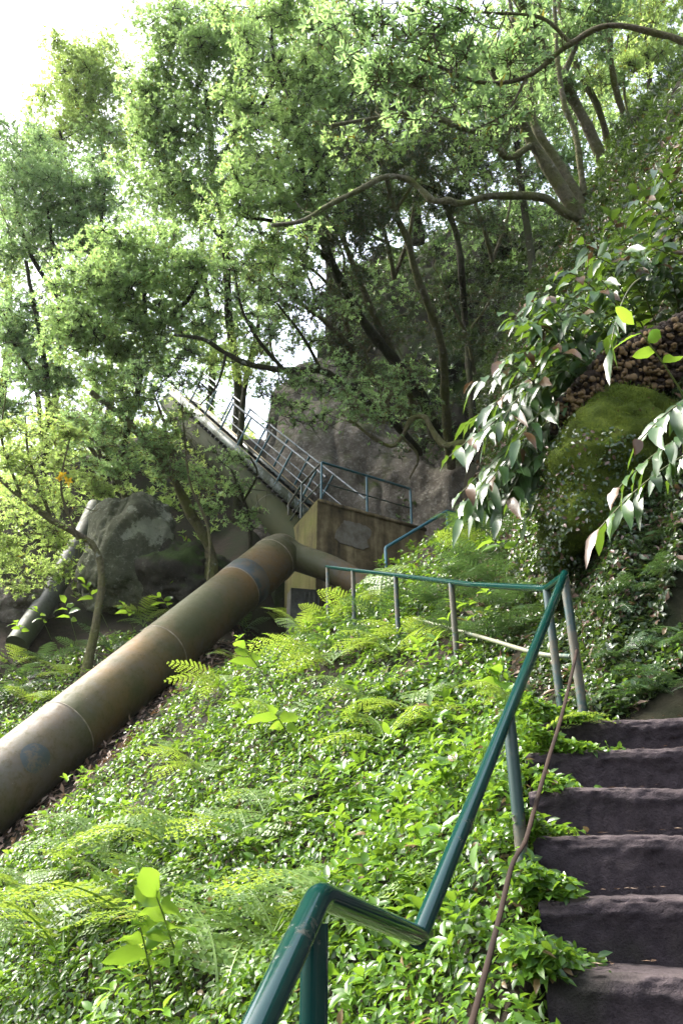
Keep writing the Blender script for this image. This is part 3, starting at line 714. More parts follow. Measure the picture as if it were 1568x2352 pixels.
# ------------------------------------------------------------------ ground cover
def in_view(p, mu=260, v0=-400, v1=2750):
    u, v, f = proj(p); return (f > .5) & (u > -mu) & (u < 1568 + mu) & (v > v0) & (v < v1)
rng = np.random.default_rng(21)
def scatter(n, x0, x1, y0, y1):
    x = rng.uniform(x0, x1, n); y = rng.uniform(y0, y1, n); return x, y
def off_of(x, y): return (x - ST0[0]) * A_ST[1] - (y - ST0[1]) * A_ST[0]
def bank_f(x, y): return np.where(y > 4.9, np.maximum(x - (1.98 + .06 * (y - 5)), np.where(y < 8.5, np.minimum(y - 4.9, x - 1.66), -9)), off_of(x, y) - 1.36)
def step_top(x, y):
    k = np.floor(((x - ST0[0]) * A_ST[0] + (y - ST0[1]) * A_ST[1]) / RUN + .02)
    return EYE - .245 + RISE * np.minimum(k, 5)
def cover(name, n, box, keep, L, Wd, mat, hmax, up=.55, eight=False, label=None, cat=None, lift=0.0, jit=.55):
    x, y = scatter(n, *box)
    z = H(x, y); p = np.stack([x, y, z], -1); nr = Hn(x, y)
    r = np.linalg.norm(p - np.array([0, 0, EYE]), axis=-1)
    pr, extra = keep(x, y, z, r, nr)
    k = (rng.random(n) < pr) & in_view(p); p, nr, r, extra = p[k], nr[k], r[k], extra[k]
    m = len(p)
    h = hmax * (rng.random(m) ** 1.3) * (1 + .9 * np.clip(fbm(p * 2.3, 2), -1, 1)) + lift
    p = p + nr * h[:, None] * .6 + np.array([0, 0, 1]) * h[:, None] * .5
    ax = rng.normal(size=(m, 3)); ax = ax - nr * np.sum(ax * nr, -1, keepdims=True) * .55; ax[:, 2] += .05
    n2 = nr * up + np.array([0, 0, 1 - up]) + rng.normal(0, jit, (m, 3)) * .6
    sc = np.clip((r / 4.5) ** .35, .85, 2.0) * rng.uniform(.6, 1.25, m)
    mb = MB()
    (leaves8 if eight else leaves4)(mb, p, ax, n2, L * sc, Wd * sc)
    o = mb.obj(name, M[mat], smooth_=eight)
    kind(o, 'stuff', label, cat)
    return p
def keep_cover(x, y, z, r, nr):
    d = pipe_side(x, y); off = off_of(x, y); b = bank_f(x, y)
    e = .18 * fbm(np.stack([x * 2.2, y * 2.2, x * 0], -1), 3)
    pr = .8 * np.clip((4.2 / r) ** 1.25, .07, 1)
    pr = pr * smooth(-1.1, -1.5, d + 1.0 * e) + pr * smooth(.5, .85, d + e)
    pr = np.where((y < 4.5) & (off > .04 + .5 * e + .10 * smooth(3.3, 4.3, y)), 0, pr)
    pr = np.where((b > -.35 + e) & (y > 4.3), 0, pr)
    pr = pr * (1 - .72 * smooth(.2, .6, fbm(np.stack([x * 1.1 + 3, y * 1.1, x * 0 + 5], -1), 3)))
    return pr * np.where((y > 11.5) & (d < 0), .5, 1), r
gc = cover('ground_cover', 620000, (-6.5, 2.3, .6, 15.), keep_cover, .052, .027, 'lf_cover', .115, eight=True, label='low green creeping plants covering the slope beside the steps', cat='ground cover')
def tall_cover(name, n, L, Wd, hm, mat, label, seed, thr, k=5):
    x, y = scatter(n, -6.5, 2.0, .8, 14.5); z = H(x, y); p = np.stack([x, y, z], -1); nr = Hn(x, y); r = np.linalg.norm(p - np.array([0, 0, EYE]), axis=-1)
    pr, _ = keep_cover(x, y, z, r, nr); f = fbm(p * 1.5 + seed, 3)
    kk = (rng.random(n) < np.clip(pr * 1.6, 0, 1) * smooth(thr, thr + .35, f)) & in_view(p) & (off_of(x, y) < -.1) & ((pipe_side(x, y) < -1.5) | (pipe_side(x, y) > .9)); p, nr, r, f = p[kk], nr[kk], r[kk], f[kk]; m = len(p)
    h = hm * (.35 + .65 * rng.random(m)) * np.clip(.5 + f, .4, 1.3); q = p + np.array([0, -.1, 1]) * h[:, None] + nr * h[:, None] * .3 + rng.normal(0, .03, (m, 3))
    sc = np.clip((r / 5) ** .3, .85, 1.6)[:, None] * rng.uniform(.65, 1.2, (m, 1))
    mb = MB()
    rosettes(mb, rng, q, np.array([0, 0, 1.]) + nr * .4 + rng.normal(0, .35, (m, 3)), k, L, Wd, (.55, 1.15), True)
    for a, b in zip(p[::2], q[::2]): mb.tube([a, (a + b) / 2 + rng.normal(0, .01, 3), b], [.003, .0025, .002], 3, caps=False)
    kind(mb.obj(name, M[mat], smooth_=True), 'stuff', label, 'plants')
tall_cover('taller_plants', 11000, .085, .040, .20, 'lf_cover', 'taller leafy plants standing in clumps above the creeping cover', 3., .12)
tall_cover('pale_plants', 7000, .115, .046, .26, 'lf_shoot', 'scattered pale green leafy plants among the ground cover', 17., .3, 4)
# leaves creeping over the left ends of the steps
m = 9500; t_ = rng.uniform(-.6, 1.95, m); o_ = rng.normal(0, .07, m) + .0 + .30 * smooth(.95, 1.35, t_) * rng.random(m)
cl = fbm(np.stack([t_ * 4.1 + 3, o_ * 6, t_ * 0], -1), 3); kk = cl > -.05 - .5 * smooth(.9, 1.5, t_); t_, o_ = t_[kk], o_[kk]; m = len(t_)
xy = ST0 + A_ST * t_[:, None] + E_ST * o_[:, None]
p = np.stack([xy[:, 0], xy[:, 1], step_top(xy[:, 0], xy[:, 1]) + rng.random(m) * (.10 + .10 * smooth(1., 1.4, t_)) * np.exp(-np.maximum(o_, 0) * 5)], -1)
mb = MB(); leaves8(mb, p, rng.normal(size=(m, 3)) * [1, 1, .4], np.array([-.2, -.3, 1]) + rng.normal(0, .5, (m, 3)), .045 * rng.uniform(.6, 1.3, m), .024)
kind(mb.obj('step_creeper', M['lf_cover'], smooth_=True), 'stuff', 'small green leaves creeping over the left ends of the stone steps', 'creeper')
# dry leaves
def keep_dry(x, y, z, r, nr):
    d = pipe_side(x, y); b = bank_f(x, y); off = off_of(x, y)
    pr = .55 * smooth(-1.7, -.8, d) * (d < .1) + .055 * ((off < .05) | (y > 4.5)) * (b < 0) + .5 * (b > -.4) * (y > 4.3)
    return np.clip(pr, 0, 1), r
cover('leaf_litter', 60000, (-6, 4.5, .8, 15.), keep_dry, .085, .036, 'lf_dry', .03, label='fallen brown leaves lying under the pipe and among the plants', cat='leaf litter', lift=.012)
m = 260; t_ = rng.uniform(-1.0, 1.95, m); o_ = rng.random(m) ** 2.2 * 1.1 - .05
k_ = np.floor(t_ / RUN); t_ = (k_ + .62 + .34 * rng.random(m)) * RUN
xy = ST0 + A_ST * t_[:, None] + E_ST * o_[:, None]
p = np.stack([xy[:, 0], xy[:, 1], step_top(xy[:, 0], xy[:, 1]) + .045 * o_ + .018], -1)
mb = MB(); leaves4(mb, p, rng.normal(size=(m, 3)) * [1, 1, .03], np.array([0, 0, 1]) + rng.normal(0, .15, (m, 3)), .034 * rng.uniform(.5, 1.3, m), .014, .05)
kind(mb.obj('step_litter', M['lf_dry'], smooth_=False), 'stuff', 'small dry leaves gathered at the back of the step treads', 'leaf litter')
# bank creeper
def keep_bank(x, y, z, r, nr):
    b = bank_f(x, y); e = .2 * fbm(np.stack([x * 2, y * 2, z], -1), 3)
    b = np.where((y > 4.5) & (y < 5.3) & (x > 1.3) & (x < 3.2), np.maximum(b, .2), b)
    pr = (b > -.45 + e) * (y > 4.3) * np.clip((5.5 / r) ** 1.1, .1, 1) / np.clip(nr[:, 2], .25, 1) * .62
    pr = pr * smooth(-.25, .15, fbm(np.stack([x * 1.7, y * 1.7, z * 1.7], -1), 3) + .3) * smooth(3.4, 1.4, b)
    return pr, r
cover('bank_creeper', 520000, (1.0, 5.0, 4.3, 14.), keep_bank, .045, .025, 'lf_cover_dk', .07, up=.5, eight=True, label='small glossy dark leaves creeping over the right bank', cat='creeper')
# creeper on the lower part of the mossy rock
mb = MB(); V = rv1.reshape(-1, 3); nk = len(rv1)
ii = rng.integers(2, int(nk * .72), 6500); jj = rng.integers(0, 72, 6500); q = rv1[ii, jj]; cc = rv1[ii].mean(1); nq = nrm(q - cc)
q = q + rng.normal(0, .015, q.shape) + nq * .012
kq = fbm(q * 3.3, 3) > -.35 + .5 * (ii / nk > .5); q, nq = q[kq], nq[kq]; m = len(q)
leaves8(mb, q, rng.normal(size=(m, 3)) + np.array([0, 0, -.6]), nq + rng.normal(0, .4, (m, 3)), .036 * rng.uniform(.6, 1.3, m), .024)
kind(mb.obj('rock_creeper', M['lf_cover_dk'], smooth_=True), 'stuff', 'tiny round leaves creeping up the mossy rock', 'creeper')
mb = MB()
for rv_, n_ in ((rv1, 9000), (rv2, 7000)):
    ii = rng.integers(0, len(rv_), n_); jj = rng.integers(0, 72, n_); q = rv_[ii, jj]; nq = nrm(q - rv_[ii].mean(1)); q = q + rng.normal(0, .012, q.shape)
    kq = fbm(q * 4.1, 3) > -.35; q, nq = q[kq], nq[kq]; m = len(q)
    leaves4(mb, q - nq * .006, nq * .8 + rng.normal(0, .6, (m, 3)), rng.normal(size=(m, 3)), .026 * rng.uniform(.5, 1.4, m), .012)
M['moss_tuft'] = leaf_mat('moss_tuft', (.02, .04, .007), (.115, .16, .024), (.12, .09, .03), .05, .3, (.22, .30, .04), .8, 3.0, .15)
o = mb.obj('moss_tufts', M['moss_tuft'], mr, smooth_=False); shift(o, mr.location)
# scrub on the shaded hillside and on the sunlit hill far right
def scrub(name, n, box, keep, L, Wd, mat, hmax, label):
    x, y = scatter(n, *box); z = H(x, y); p = np.stack([x, y, z], -1); nr = Hn(x, y)
    r = np.linalg.norm(p, axis=-1); k = (rng.random(n) < keep(x, y, z, r, nr)) & in_view(p, 120, -300, 1400); p, nr, r = p[k], nr[k], r[k]; m = len(p)
    cl = np.clip(fbm(p * .9, 3) + .35, 0, 1.4)
    h = hmax * rng.random(m) * cl
    p = p + np.array([-.45, -.3, .75]) * h[:, None]
    mb = MB(); rosettes(mb, rng, p, nr * .6 + np.array([-.2, -.2, .8]) + rng.normal(0, .5, (m, 3)), 6, L, Wd, (.5, 1.1))
    return kind(mb.obj(name, M[mat], smooth_=False), 'stuff', label, 'scrub')
scrub('hillside_scrub', 42000, (1.5, 12., 7.5, 24.), lambda x, y, z, r, nr: (bank_f(x, y) > .5) * np.clip(.25 / np.clip(nr[:, 2], .2, 1), 0, 1) * smooth(.0, .35, fbm(np.stack([x, y, z], -1) * .7, 3) + .2), .13, .042, 'lf_dark', .5, 'dark scrub on the shaded hillside under the trees')
scrub('sunlit_scrub', 60000, (8., 34., 14., 50.), lambda x, y, z, r, nr: np.clip(.5 / np.clip(nr[:, 2], .2, 1), 0, 1) * (x > 8), .26, .1, 'lf_yellow', 1.6, 'pale sunlit bushes on the far hill at the upper right')
scrub('valley_scrub', 30000, (-24., -3.2, 15., 40.), lambda x, y, z, r, nr: (pipe_side(x, y) > 4.2) * .9, .16, .05, 'lf_yellow', 2.2, 'bright yellow green scrub on the slope at the left behind the trees')
def wall_scrub(name, o, n, L, Wd, mat, hmax, label, lo=.0, hi=1., seed=0, thr=.0):
    me = o.data; c = np.empty(len(me.polygons) * 3, np.float32); me.polygons.foreach_get('center', c); c = c.reshape(-1, 3).astype(float)
    nn = np.empty(len(me.polygons) * 3, np.float32); me.polygons.foreach_get('normal', nn); nn = nn.reshape(-1, 3).astype(float)
    i = rng.integers(0, len(c), n); p = c[i] + rng.normal(0, .08, (n, 3)); q = nn[i]
    q = np.where(np.sum(q * (np.array([0, 0, EYE]) - p), -1, keepdims=True) < 0, -q, q)
    k = (fbm(p * .8 + seed, 3) > thr) & in_view(p, 150, -200, 1500); p, q = p[k], q[k]; m = len(p)
    h = hmax * rng.random(m)[:, None]; p = p + q * h * .5 + np.array([0, 0, .5]) * h
    mb = MB(); rosettes(mb, rng, p, q * .5 + np.array([0, 0, .7]) + rng.normal(0, .4, (m, 3)), 6, L, Wd, (.5, 1.1)); return kind(mb.obj(name, M[mat], smooth_=False), 'stuff', label, 'scrub')
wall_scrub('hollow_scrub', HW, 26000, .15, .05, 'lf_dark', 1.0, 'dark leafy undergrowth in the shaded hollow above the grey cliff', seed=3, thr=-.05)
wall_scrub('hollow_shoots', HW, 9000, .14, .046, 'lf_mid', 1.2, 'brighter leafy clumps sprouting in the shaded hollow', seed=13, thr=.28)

# ------------------------------------------------------------------ trees
XV, UV_, FV = np.array([1., 0, 0]), np.array([0, -SP, CP]), np.array([0, CP, SP])
DK, BK = 1.5, 1.27
def tree(name, label, trunks, blobs, L, Wd, mat, bark, seed, dens=2.2, k=7, ground=True, twig=1.0, group=None, eight=False, sprout=0, bare=3):
    rng = np.random.default_rng(seed); L, Wd = L * .86, Wd * .92
    tm = MB(); nodes = []; base = None
    for ti, (pts, r0, r1) in enumerate(trunks):
        w = [P(*q) for q in pts]
        if ground and ti == 0:
            b = w[0].copy(); hz = float(H(b[0], b[1])); g = w[0].copy(); g[2] = min(hz, g[2] - .2) - .25
            if g[2] < w[0][2] - .3: w = [g] + w
            base = g.copy(); base[2] = g[2] + .25
        c = catmull(w, 7); n = len(c); rad = np.linspace(r0, r1, n)
        c = c + np.stack([fbm(c * 1.3 + seed, 2), fbm(c * 1.3 + seed + 20, 2), np.zeros(n)], -1) * min(.05, r0 * .45) * np.linspace(0, 1, n)[:, None]
        if ti == 0 and ground: rad[:4] *= np.array([1.5, 1.28, 1.14, 1.05])
        tm.tube(c, rad, 12 if r0 > .05 else 8, rough=.30, seed=seed)
        lo = int(n * .3) if ti == 0 else int(n * .15)
        nodes += [(q, rr_) for q, rr_ in zip(c[lo:], rad[lo:])]
    if base is None: base = P(*trunks[0][0][0])
    t = thing(name, label, 'tree', group, loc=tuple(base))
    lm = MB(); bm_ = tm
    order = []
    for (u, v, s_, ru, rv) in blobs:
        ru, rv = ru * BK, rv * BK
        rc = ru * s_ / FPX, rv * s_ / FPX
        nros = max(14, int(DK * dens * math.pi * ru * rv / ((L * FPX / s_) * (Wd * FPX / s_) * .5) / k))
        nc = max(7, min(22, int(nros / 42) + 5))
        c0 = P(u, v, s_)
        for i in range(nc):
            d = nrm(rng.normal(size=3)) * rng.random() ** .45
            c = c0 + XV * d[0] * rc[0] * 1.05 + UV_ * d[1] * rc[1] * 1.0 + FV * d[2] * (rc[0] + rc[1]) * .5
            sc_ = rng.uniform(.55, 1.35); order.append((c, max(.2, .38 * sc_ * (rc[0] + rc[1]) / 2), int(nros / nc * sc_ ** 1.5) + 1))
        for i in range(bare): order.append((c0 + XV * rng.normal() * rc[0] * .8 + UV_ * rng.normal() * rc[1] * .8 - FV * rng.random() * rc[0] * .6, .3, 0))
    NP = np.array([q for q, _ in nodes]); NR = np.array([r_ for _, r_ in nodes])
    order.sort(key=lambda q: np.min(np.linalg.norm(NP - q[0], axis=1)))
    for c, rcl, nr_ in order:
        dd = np.linalg.norm(NP - c, axis=1) + .6 * np.maximum(0, NP[:, 2] - c[2]); i = np.argmin(dd); a = NP[i]; ln = np.linalg.norm(c - a)
        if ln > .05:
            side = rng.normal(0, .13, 3) * ln; mid = a + (c - a) * .45 + np.array([0, 0, .06 * ln]) + side
            pth = catmull([a, mid, a + (c - a) * .75 + rng.normal(0, .07, 3) * ln, c], 4)
            r0 = min(NR[i] * .7, .008 + .009 * ln) * twig
            rr_ = np.linspace(max(r0, .007), .006, len(pth)); bm_.tube(pth, rr_, 6, caps=False, rough=.1)
            NP = np.vstack([NP, pth[4:]]); NR = np.concatenate([NR, rr_[4:]])
        if nr_ == 0:
            for q in c + nrm(rng.normal(size=(3, 3))) * rng.uniform(.2, .45, (3, 1)):
                tm.tube([c, (c + q) / 2 + rng.normal(0, .04, 3), q], [.006 * twig, .005, .003], 4, caps=False)
            continue
        dv = nrm(rng.normal(size=(nr_, 3)) + np.array([0, 0, .25])); rad = rng.random(nr_) ** .5
        pos = c + dv * (rad * rcl)[:, None] * np.array([1.3, 1.3, .62])
        for q in pos[:: max(1, nr_ // 9)]:
            mid = c + (q - c) * .5 + rng.normal(0, .1, 3) * rcl
            bm_.tube([c, mid, q], [.006 * twig, .005 * twig, .003], 4, caps=False)
        o = dv * .55 + np.array([0, 0, .55]) + rng.normal(0, .3, (nr_, 3))
        rosettes(lm, rng, pos, o, k, L, Wd, (.4, 1.1), eight)
    if sprout:
        idx = rng.integers(0, len(nodes), sprout); q = np.array([nodes[i][0] for i in idx]) + rng.normal(0, .12, (sprout, 3))
        rosettes(lm, rng, q, np.array([0, 0, 1.]) + rng.normal(0, .3, (sprout, 3)), k, L, Wd, (.3, .9), eight)
    for nm, m_, mt in (('trunk', tm, bark), ('crown', lm, mat)):
        if m_.n:
            o = m_.obj(nm, M[mt], t, smooth_=(nm != 'crown' or eight)); shift(o, t.location)
    return t
def bl(s, *q): return [(u, v, s + (ds[0] if ds else 0), a, b) for u, v, a, b, *ds in q]
TG = None
tree('laurel_tree', 'pale rounded tree standing farthest back against the white sky', [([(255, 900, 27), (240, 640, 27), (215, 380, 26)], .16, .06), ([(240, 640, 27), (170, 460, 26), (140, 300, 26)], .09, .04)],
     bl(26, (205, 130, 75, 50), (150, 180, 70, 55), (230, 215, 90, 60), (150, 270, 85, 55), (250, 320, 80, 60), (120, 340, 60, 45)), .15, .048, 'lf_yellow', 'bark_dark', 31, 2.4)
tree('laurel_tree', 'tall bright tree whose crown meets the white sky', [([(548, 900, 24.6), (530, 760, 23.5), (515, 560, 20.5), (490, 380, 18.8), (470, 200, 18)], .17, .05), ([(515, 560, 20.5), (430, 430, 18.8), (370, 300, 18)], .07, .03), ([(490, 380, 18.2), (590, 260, 18), (640, 160, 17.6)], .07, .03)],
     bl(18, (430, 60, 100, 55), (360, 150, 75, 60), (480, 150, 110, 65), (340, 260, 60, 70), (430, 270, 90, 65), (540, 250, 90, 60), (360, 360, 75, 60), (470, 380, 100, 60), (410, 460, 100, 50), (570, 90, 90, 60, -1), (600, 380, 70, 50)), .115, .038, 'lf_bright', 'bark_dark', 32, 2.5)
tree('laurel_tree', 'blue green tree at the left edge below the pale round tree', [([(130, 900, 22), (140, 700, 21.5), (110, 480, 21)], .13, .05), ([(140, 700, 21.5), (60, 560, 21), (30, 430, 21)], .07, .03), ([(140, 700, 21.5), (220, 560, 21), (245, 420, 21)], .06, .03)],
     bl(21, (50, 360, 70, 45), (140, 420, 95, 55), (50, 460, 80, 55), (220, 440, 60, 50), (130, 520, 80, 50), (30, 570, 70, 45), (210, 560, 50, 35), (40, 300, 50, 28)), .12, .036, 'lf_mid', 'bark_dark', 33, 2.5)
tree('laurel_tree', 'dense bright domed tree hanging over the top of the metal stairs', [([(262, 1130, 18.6), (290, 1000, 18.2), (320, 880, 17.2), (335, 760, 16.6), (330, 620, 16.2)], .11, .04), ([(320, 880, 17.2), (270, 800, 16.4), (200, 720, 16)], .05, .02), ([(345, 760, 16.6), (430, 690, 16.2), (470, 610, 16)], .06, .03)],
     bl(16, (320, 560, 100, 42), (230, 620, 90, 48), (390, 620, 90, 50), (300, 660, 120, 55), (190, 700, 75, 50), (250, 770, 110, 48), (370, 720, 90, 50), (170, 790, 60, 38), (300, 820, 70, 36), (240, 870, 60, 32), (280, 930, 50, 24)), .105, .033, 'lf_bright', 'bark_dark', 34, 2.7)
tree('laurel_tree', 'slender tree at the left edge behind the dense domed tree', [([(100, 1090, 19.6), (110, 900, 19.2), (80, 700, 19), (60, 600, 19)], .1, .04), ([(110, 900, 19.2), (40, 800, 19), (10, 720, 19)], .05, .02)],
     bl(19, (60, 700, 80, 42), (110, 780, 70, 40), (20, 780, 60, 45), (60, 860, 80, 40), (130, 900, 50, 34), (20, 940, 60, 34)), .115, .034, 'lf_mid', 'bark_dark', 35, 2.1)
tree('thin_tree', 'sparse thin leaning tree at the lower left with long bare twigs', [([(232, 1290, 14.8), (120, 1195, 14.9), (50, 1140, 15), (-20, 1080, 15)], .075, .035), ([(120, 1195, 14.9), (70, 1060, 15), (60, 960, 15)], .035, .015), ([(50, 1140, 15), (5, 1010, 15), (15, 900, 15)], .03, .012), ([(180, 1240, 14.8), (140, 1120, 14.8), (160, 1010, 14.8)], .03, .012)],
     bl(15, (60, 980, 75, 36), (140, 1020, 60, 34), (30, 1060, 60, 36), (90, 1110, 70, 34), (40, 1180, 65, 34), (130, 1230, 60, 30), (60, 1290, 80, 40), (20, 1240, 50, 34), (90, 1350, 60, 26)), .085, .026, 'lf_yellow', 'bark', 36, 1.25, twig=1.0)
tree('thin_tree', 'leaning mossy tree rising between the boulder and the upper pipe', [([(485, 1275, 16.3), (440, 1184, 16.2), (380, 1064, 16), (300, 974, 15.9), (210, 900, 15.8)], .13, .05), ([(380, 1064, 16), (380, 980, 15.8), (350, 900, 15.6)], .04, .02)],
     bl(15.7, (240, 960, 85, 30), (320, 1010, 60, 28), (390, 1050, 45, 24), (250, 1060, 60, 26), (200, 1010, 60, 30), (330, 1080, 60, 24), (430, 1090, 40, 24)), .085, .026, 'lf_mid', 'bark', 37, 1.3)
tree('thin_tree', 'slim mossy tree behind the lichen boulder', [([(290, 1160, 18.2), (235, 1064, 18), (165, 974, 17.8), (90, 900, 17.6)], .09, .035), ([(235, 1064, 18), (215, 960, 17.8), (230, 880, 17.6)], .04, .02)],
     bl(17.7, (150, 960, 70, 34), (110, 1040, 60, 30), (210, 1000, 60, 30), (180, 1100, 60, 28), (250, 1130, 55, 26), (110, 1150, 50, 26)), .09, .028, 'lf_yellow', 'bark', 38, 1.6)
tree('thin_tree', 'thin straight sapling in front of the upper pipe', [([(482, 1240, 15.2), (437, 1109, 15.2), (425, 1000, 15.2), (418, 930, 15.2)], .032, .015)],
     bl(15.2, (425, 960, 36, 18), (400, 1000, 36, 20), (470, 1100, 30, 20)), .085, .026, 'lf_bright', 'bark', 39, 1.3)
tree('thin_tree', 'dark multi stemmed shrub growing on the ledge below the upper pipe', [([(575, 1230, 16.5), (560, 1150, 16.4), (530, 1080, 16.3)], .06, .025), ([(560, 1150, 16.4), (590, 1090, 16.2), (575, 1050, 16.1)], .03, .015)],
     bl(16.3, (540, 1120, 36, 26), (500, 1170, 36, 22), (565, 1190, 30, 24), (520, 1060, 40, 22)), .08, .024, 'lf_mid', 'bark_dark', 40, 1.3)
tree('laurel_tree', 'leafy tree at the top centre with dark crooked boughs', [([(1000, 1000, 20.8), (960, 900, 19.5), (850, 760, 17.8), (760, 600, 16.6), (700, 420, 15.6), (680, 250, 15.2)], .17, .04), ([(760, 600, 15.8), (660, 520, 15.3), (560, 500, 15)], .06, .025), ([(700, 420, 15.4), (780, 300, 15.2), (820, 180, 15)], .06, .025), ([(680, 250, 15.2), (630, 140, 15), (620, 40, 15)], .05, .02)],
     bl(15, (610, 40, 80, 50), (700, 40, 80, 50), (650, 130, 90, 55), (740, 150, 80, 55), (600, 220, 75, 50), (700, 240, 90, 55), (790, 250, 70, 50), (640, 320, 90, 48), (750, 340, 90, 48), (560, 340, 60, 40), (600, 420, 80, 40), (700, 430, 80, 40), (540, 480, 70, 34), (640, 510, 80, 36), (740, 500, 70, 36), (580, 570, 70, 30), (680, 590, 60, 28), (800, 420, 60, 40)), .115, .036, 'lf_bright', 'bark_dark', 41, 1.75, ground=False)
tree('laurel_tree', 'crooked bough tree reaching left in front of the metal stairs', [([(965, 1040, 20.6), (930, 1000, 18.8), (880, 950, 17), (800, 890, 15.8), (736, 851, 15.4), (652, 849, 15.2), (568, 834, 15), (520, 810, 14.9), (470, 780, 14.8), (400, 770, 14.8)], .09, .03), ([(652, 849, 15.2), (600, 790, 15), (560, 720, 15), (540, 640, 15)], .04, .02), ([(736, 851, 15.4), (700, 780, 15.2), (640, 700, 15)], .04, .02), ([(520, 810, 14.9), (500, 880, 14.7), (460, 930, 14.6)], .03, .012)],
     bl(15, (560, 690, 70, 28), (470, 740, 60, 28), (600, 750, 60, 24), (640, 880, 40, 14), (430, 800, 50, 26), (395, 850, 40, 24), (450, 880, 30, 14), (700, 880, 40, 18), (760, 900, 40, 20), (660, 965, 36, 12), (760, 840, 45, 26), (620, 905, 50, 13, .3), (690, 930, 45, 15, .3), (750, 960, 45, 15, .2), (800, 880, 45, 20, .4), (360, 890, 45, 26, -.5), (330, 850, 45, 26, -.4), (520, 620, 60, 26)), .09, .028, 'lf_mid', 'bark_dark', 42, 1.15, ground=False)
tree('laurel_tree', 'slim mossy trunk tree growing up the middle of the dark hollow', [([(1036, 1075, 20.2), (1023, 938, 19.4), (1015, 804, 18.6), (984, 706, 18), (956, 636, 17.6), (936, 552, 17.2), (906, 487, 16.8), (894, 426, 16.4), (880, 370, 16), (863, 328, 15.6), (850, 220, 15)], .12, .03), ([(906, 487, 16.8), (960, 400, 16.4), (990, 300, 16)], .04, .02)],
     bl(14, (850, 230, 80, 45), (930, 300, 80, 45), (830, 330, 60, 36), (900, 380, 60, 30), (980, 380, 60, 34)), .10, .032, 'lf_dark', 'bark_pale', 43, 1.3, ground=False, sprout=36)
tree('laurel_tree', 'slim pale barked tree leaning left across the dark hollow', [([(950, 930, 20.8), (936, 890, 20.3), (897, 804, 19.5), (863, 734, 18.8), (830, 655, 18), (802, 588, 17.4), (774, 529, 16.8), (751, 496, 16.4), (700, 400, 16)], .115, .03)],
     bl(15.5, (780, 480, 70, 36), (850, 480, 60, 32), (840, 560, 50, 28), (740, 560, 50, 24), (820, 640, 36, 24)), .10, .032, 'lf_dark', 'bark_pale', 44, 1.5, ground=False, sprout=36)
tree('laurel_tree', 'short mossy tree leaning left beside the grey cliff', [([(890, 920, 20.9), (872, 885, 20.4), (816, 818, 19.5), (780, 773, 18.9), (740, 734, 18.2), (680, 690, 17.4), (610, 610, 16.8)], .11, .025)],
     bl(16.4, (690, 680, 50, 24), (640, 640, 60, 26), (740, 700, 40, 22), (600, 690, 45, 20), (790, 700, 40, 20), (720, 780, 40, 18), (830, 900, 45, 22)), .09, .028, 'lf_mid', 'bark', 45, 1.1, ground=False, sprout=30)
tree('laurel_tree', 'dark upright tree on the crest of the shaded hillside', [([(1066, 720, 20.5), (1062, 655, 17.3), (1051, 552, 17.1), (1031, 496, 17), (1006, 440, 17), (950, 330, 16.8), (930, 240, 16.6)], .09, .045), ([(1031, 496, 17), (1080, 380, 17), (1090, 280, 17)], .06, .03), ([(1006, 440, 17), (900, 400, 16.8), (840, 340, 16.6)], .05, .025)],
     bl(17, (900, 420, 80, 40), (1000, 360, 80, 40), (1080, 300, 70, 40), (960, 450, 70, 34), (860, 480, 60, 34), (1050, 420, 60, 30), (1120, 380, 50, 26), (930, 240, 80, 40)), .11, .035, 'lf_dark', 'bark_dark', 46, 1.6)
tree('laurel_tree', 'gnarled mossy bough twisting above the railing of the block', [([(1090, 1030, 13.6), (1064, 1019, 13.6), (1024, 1024, 13.7), (999, 999, 13.8), (974, 959, 13.9), (944, 964, 14), (924, 1004, 14), (899, 1024, 14), (850, 1000, 14), (800, 960, 14)], .075, .025), ([(924, 1004, 14), (960, 1050, 14.2), (940, 1100, 14.3)], .03, .015)],
     bl(14, (840, 960, 50, 22), (790, 920, 45, 20), (880, 930, 40, 22), (900, 870, 40, 24)), .085, .026, 'lf_mid', 'bark', 47, .9, ground=False, sprout=14)
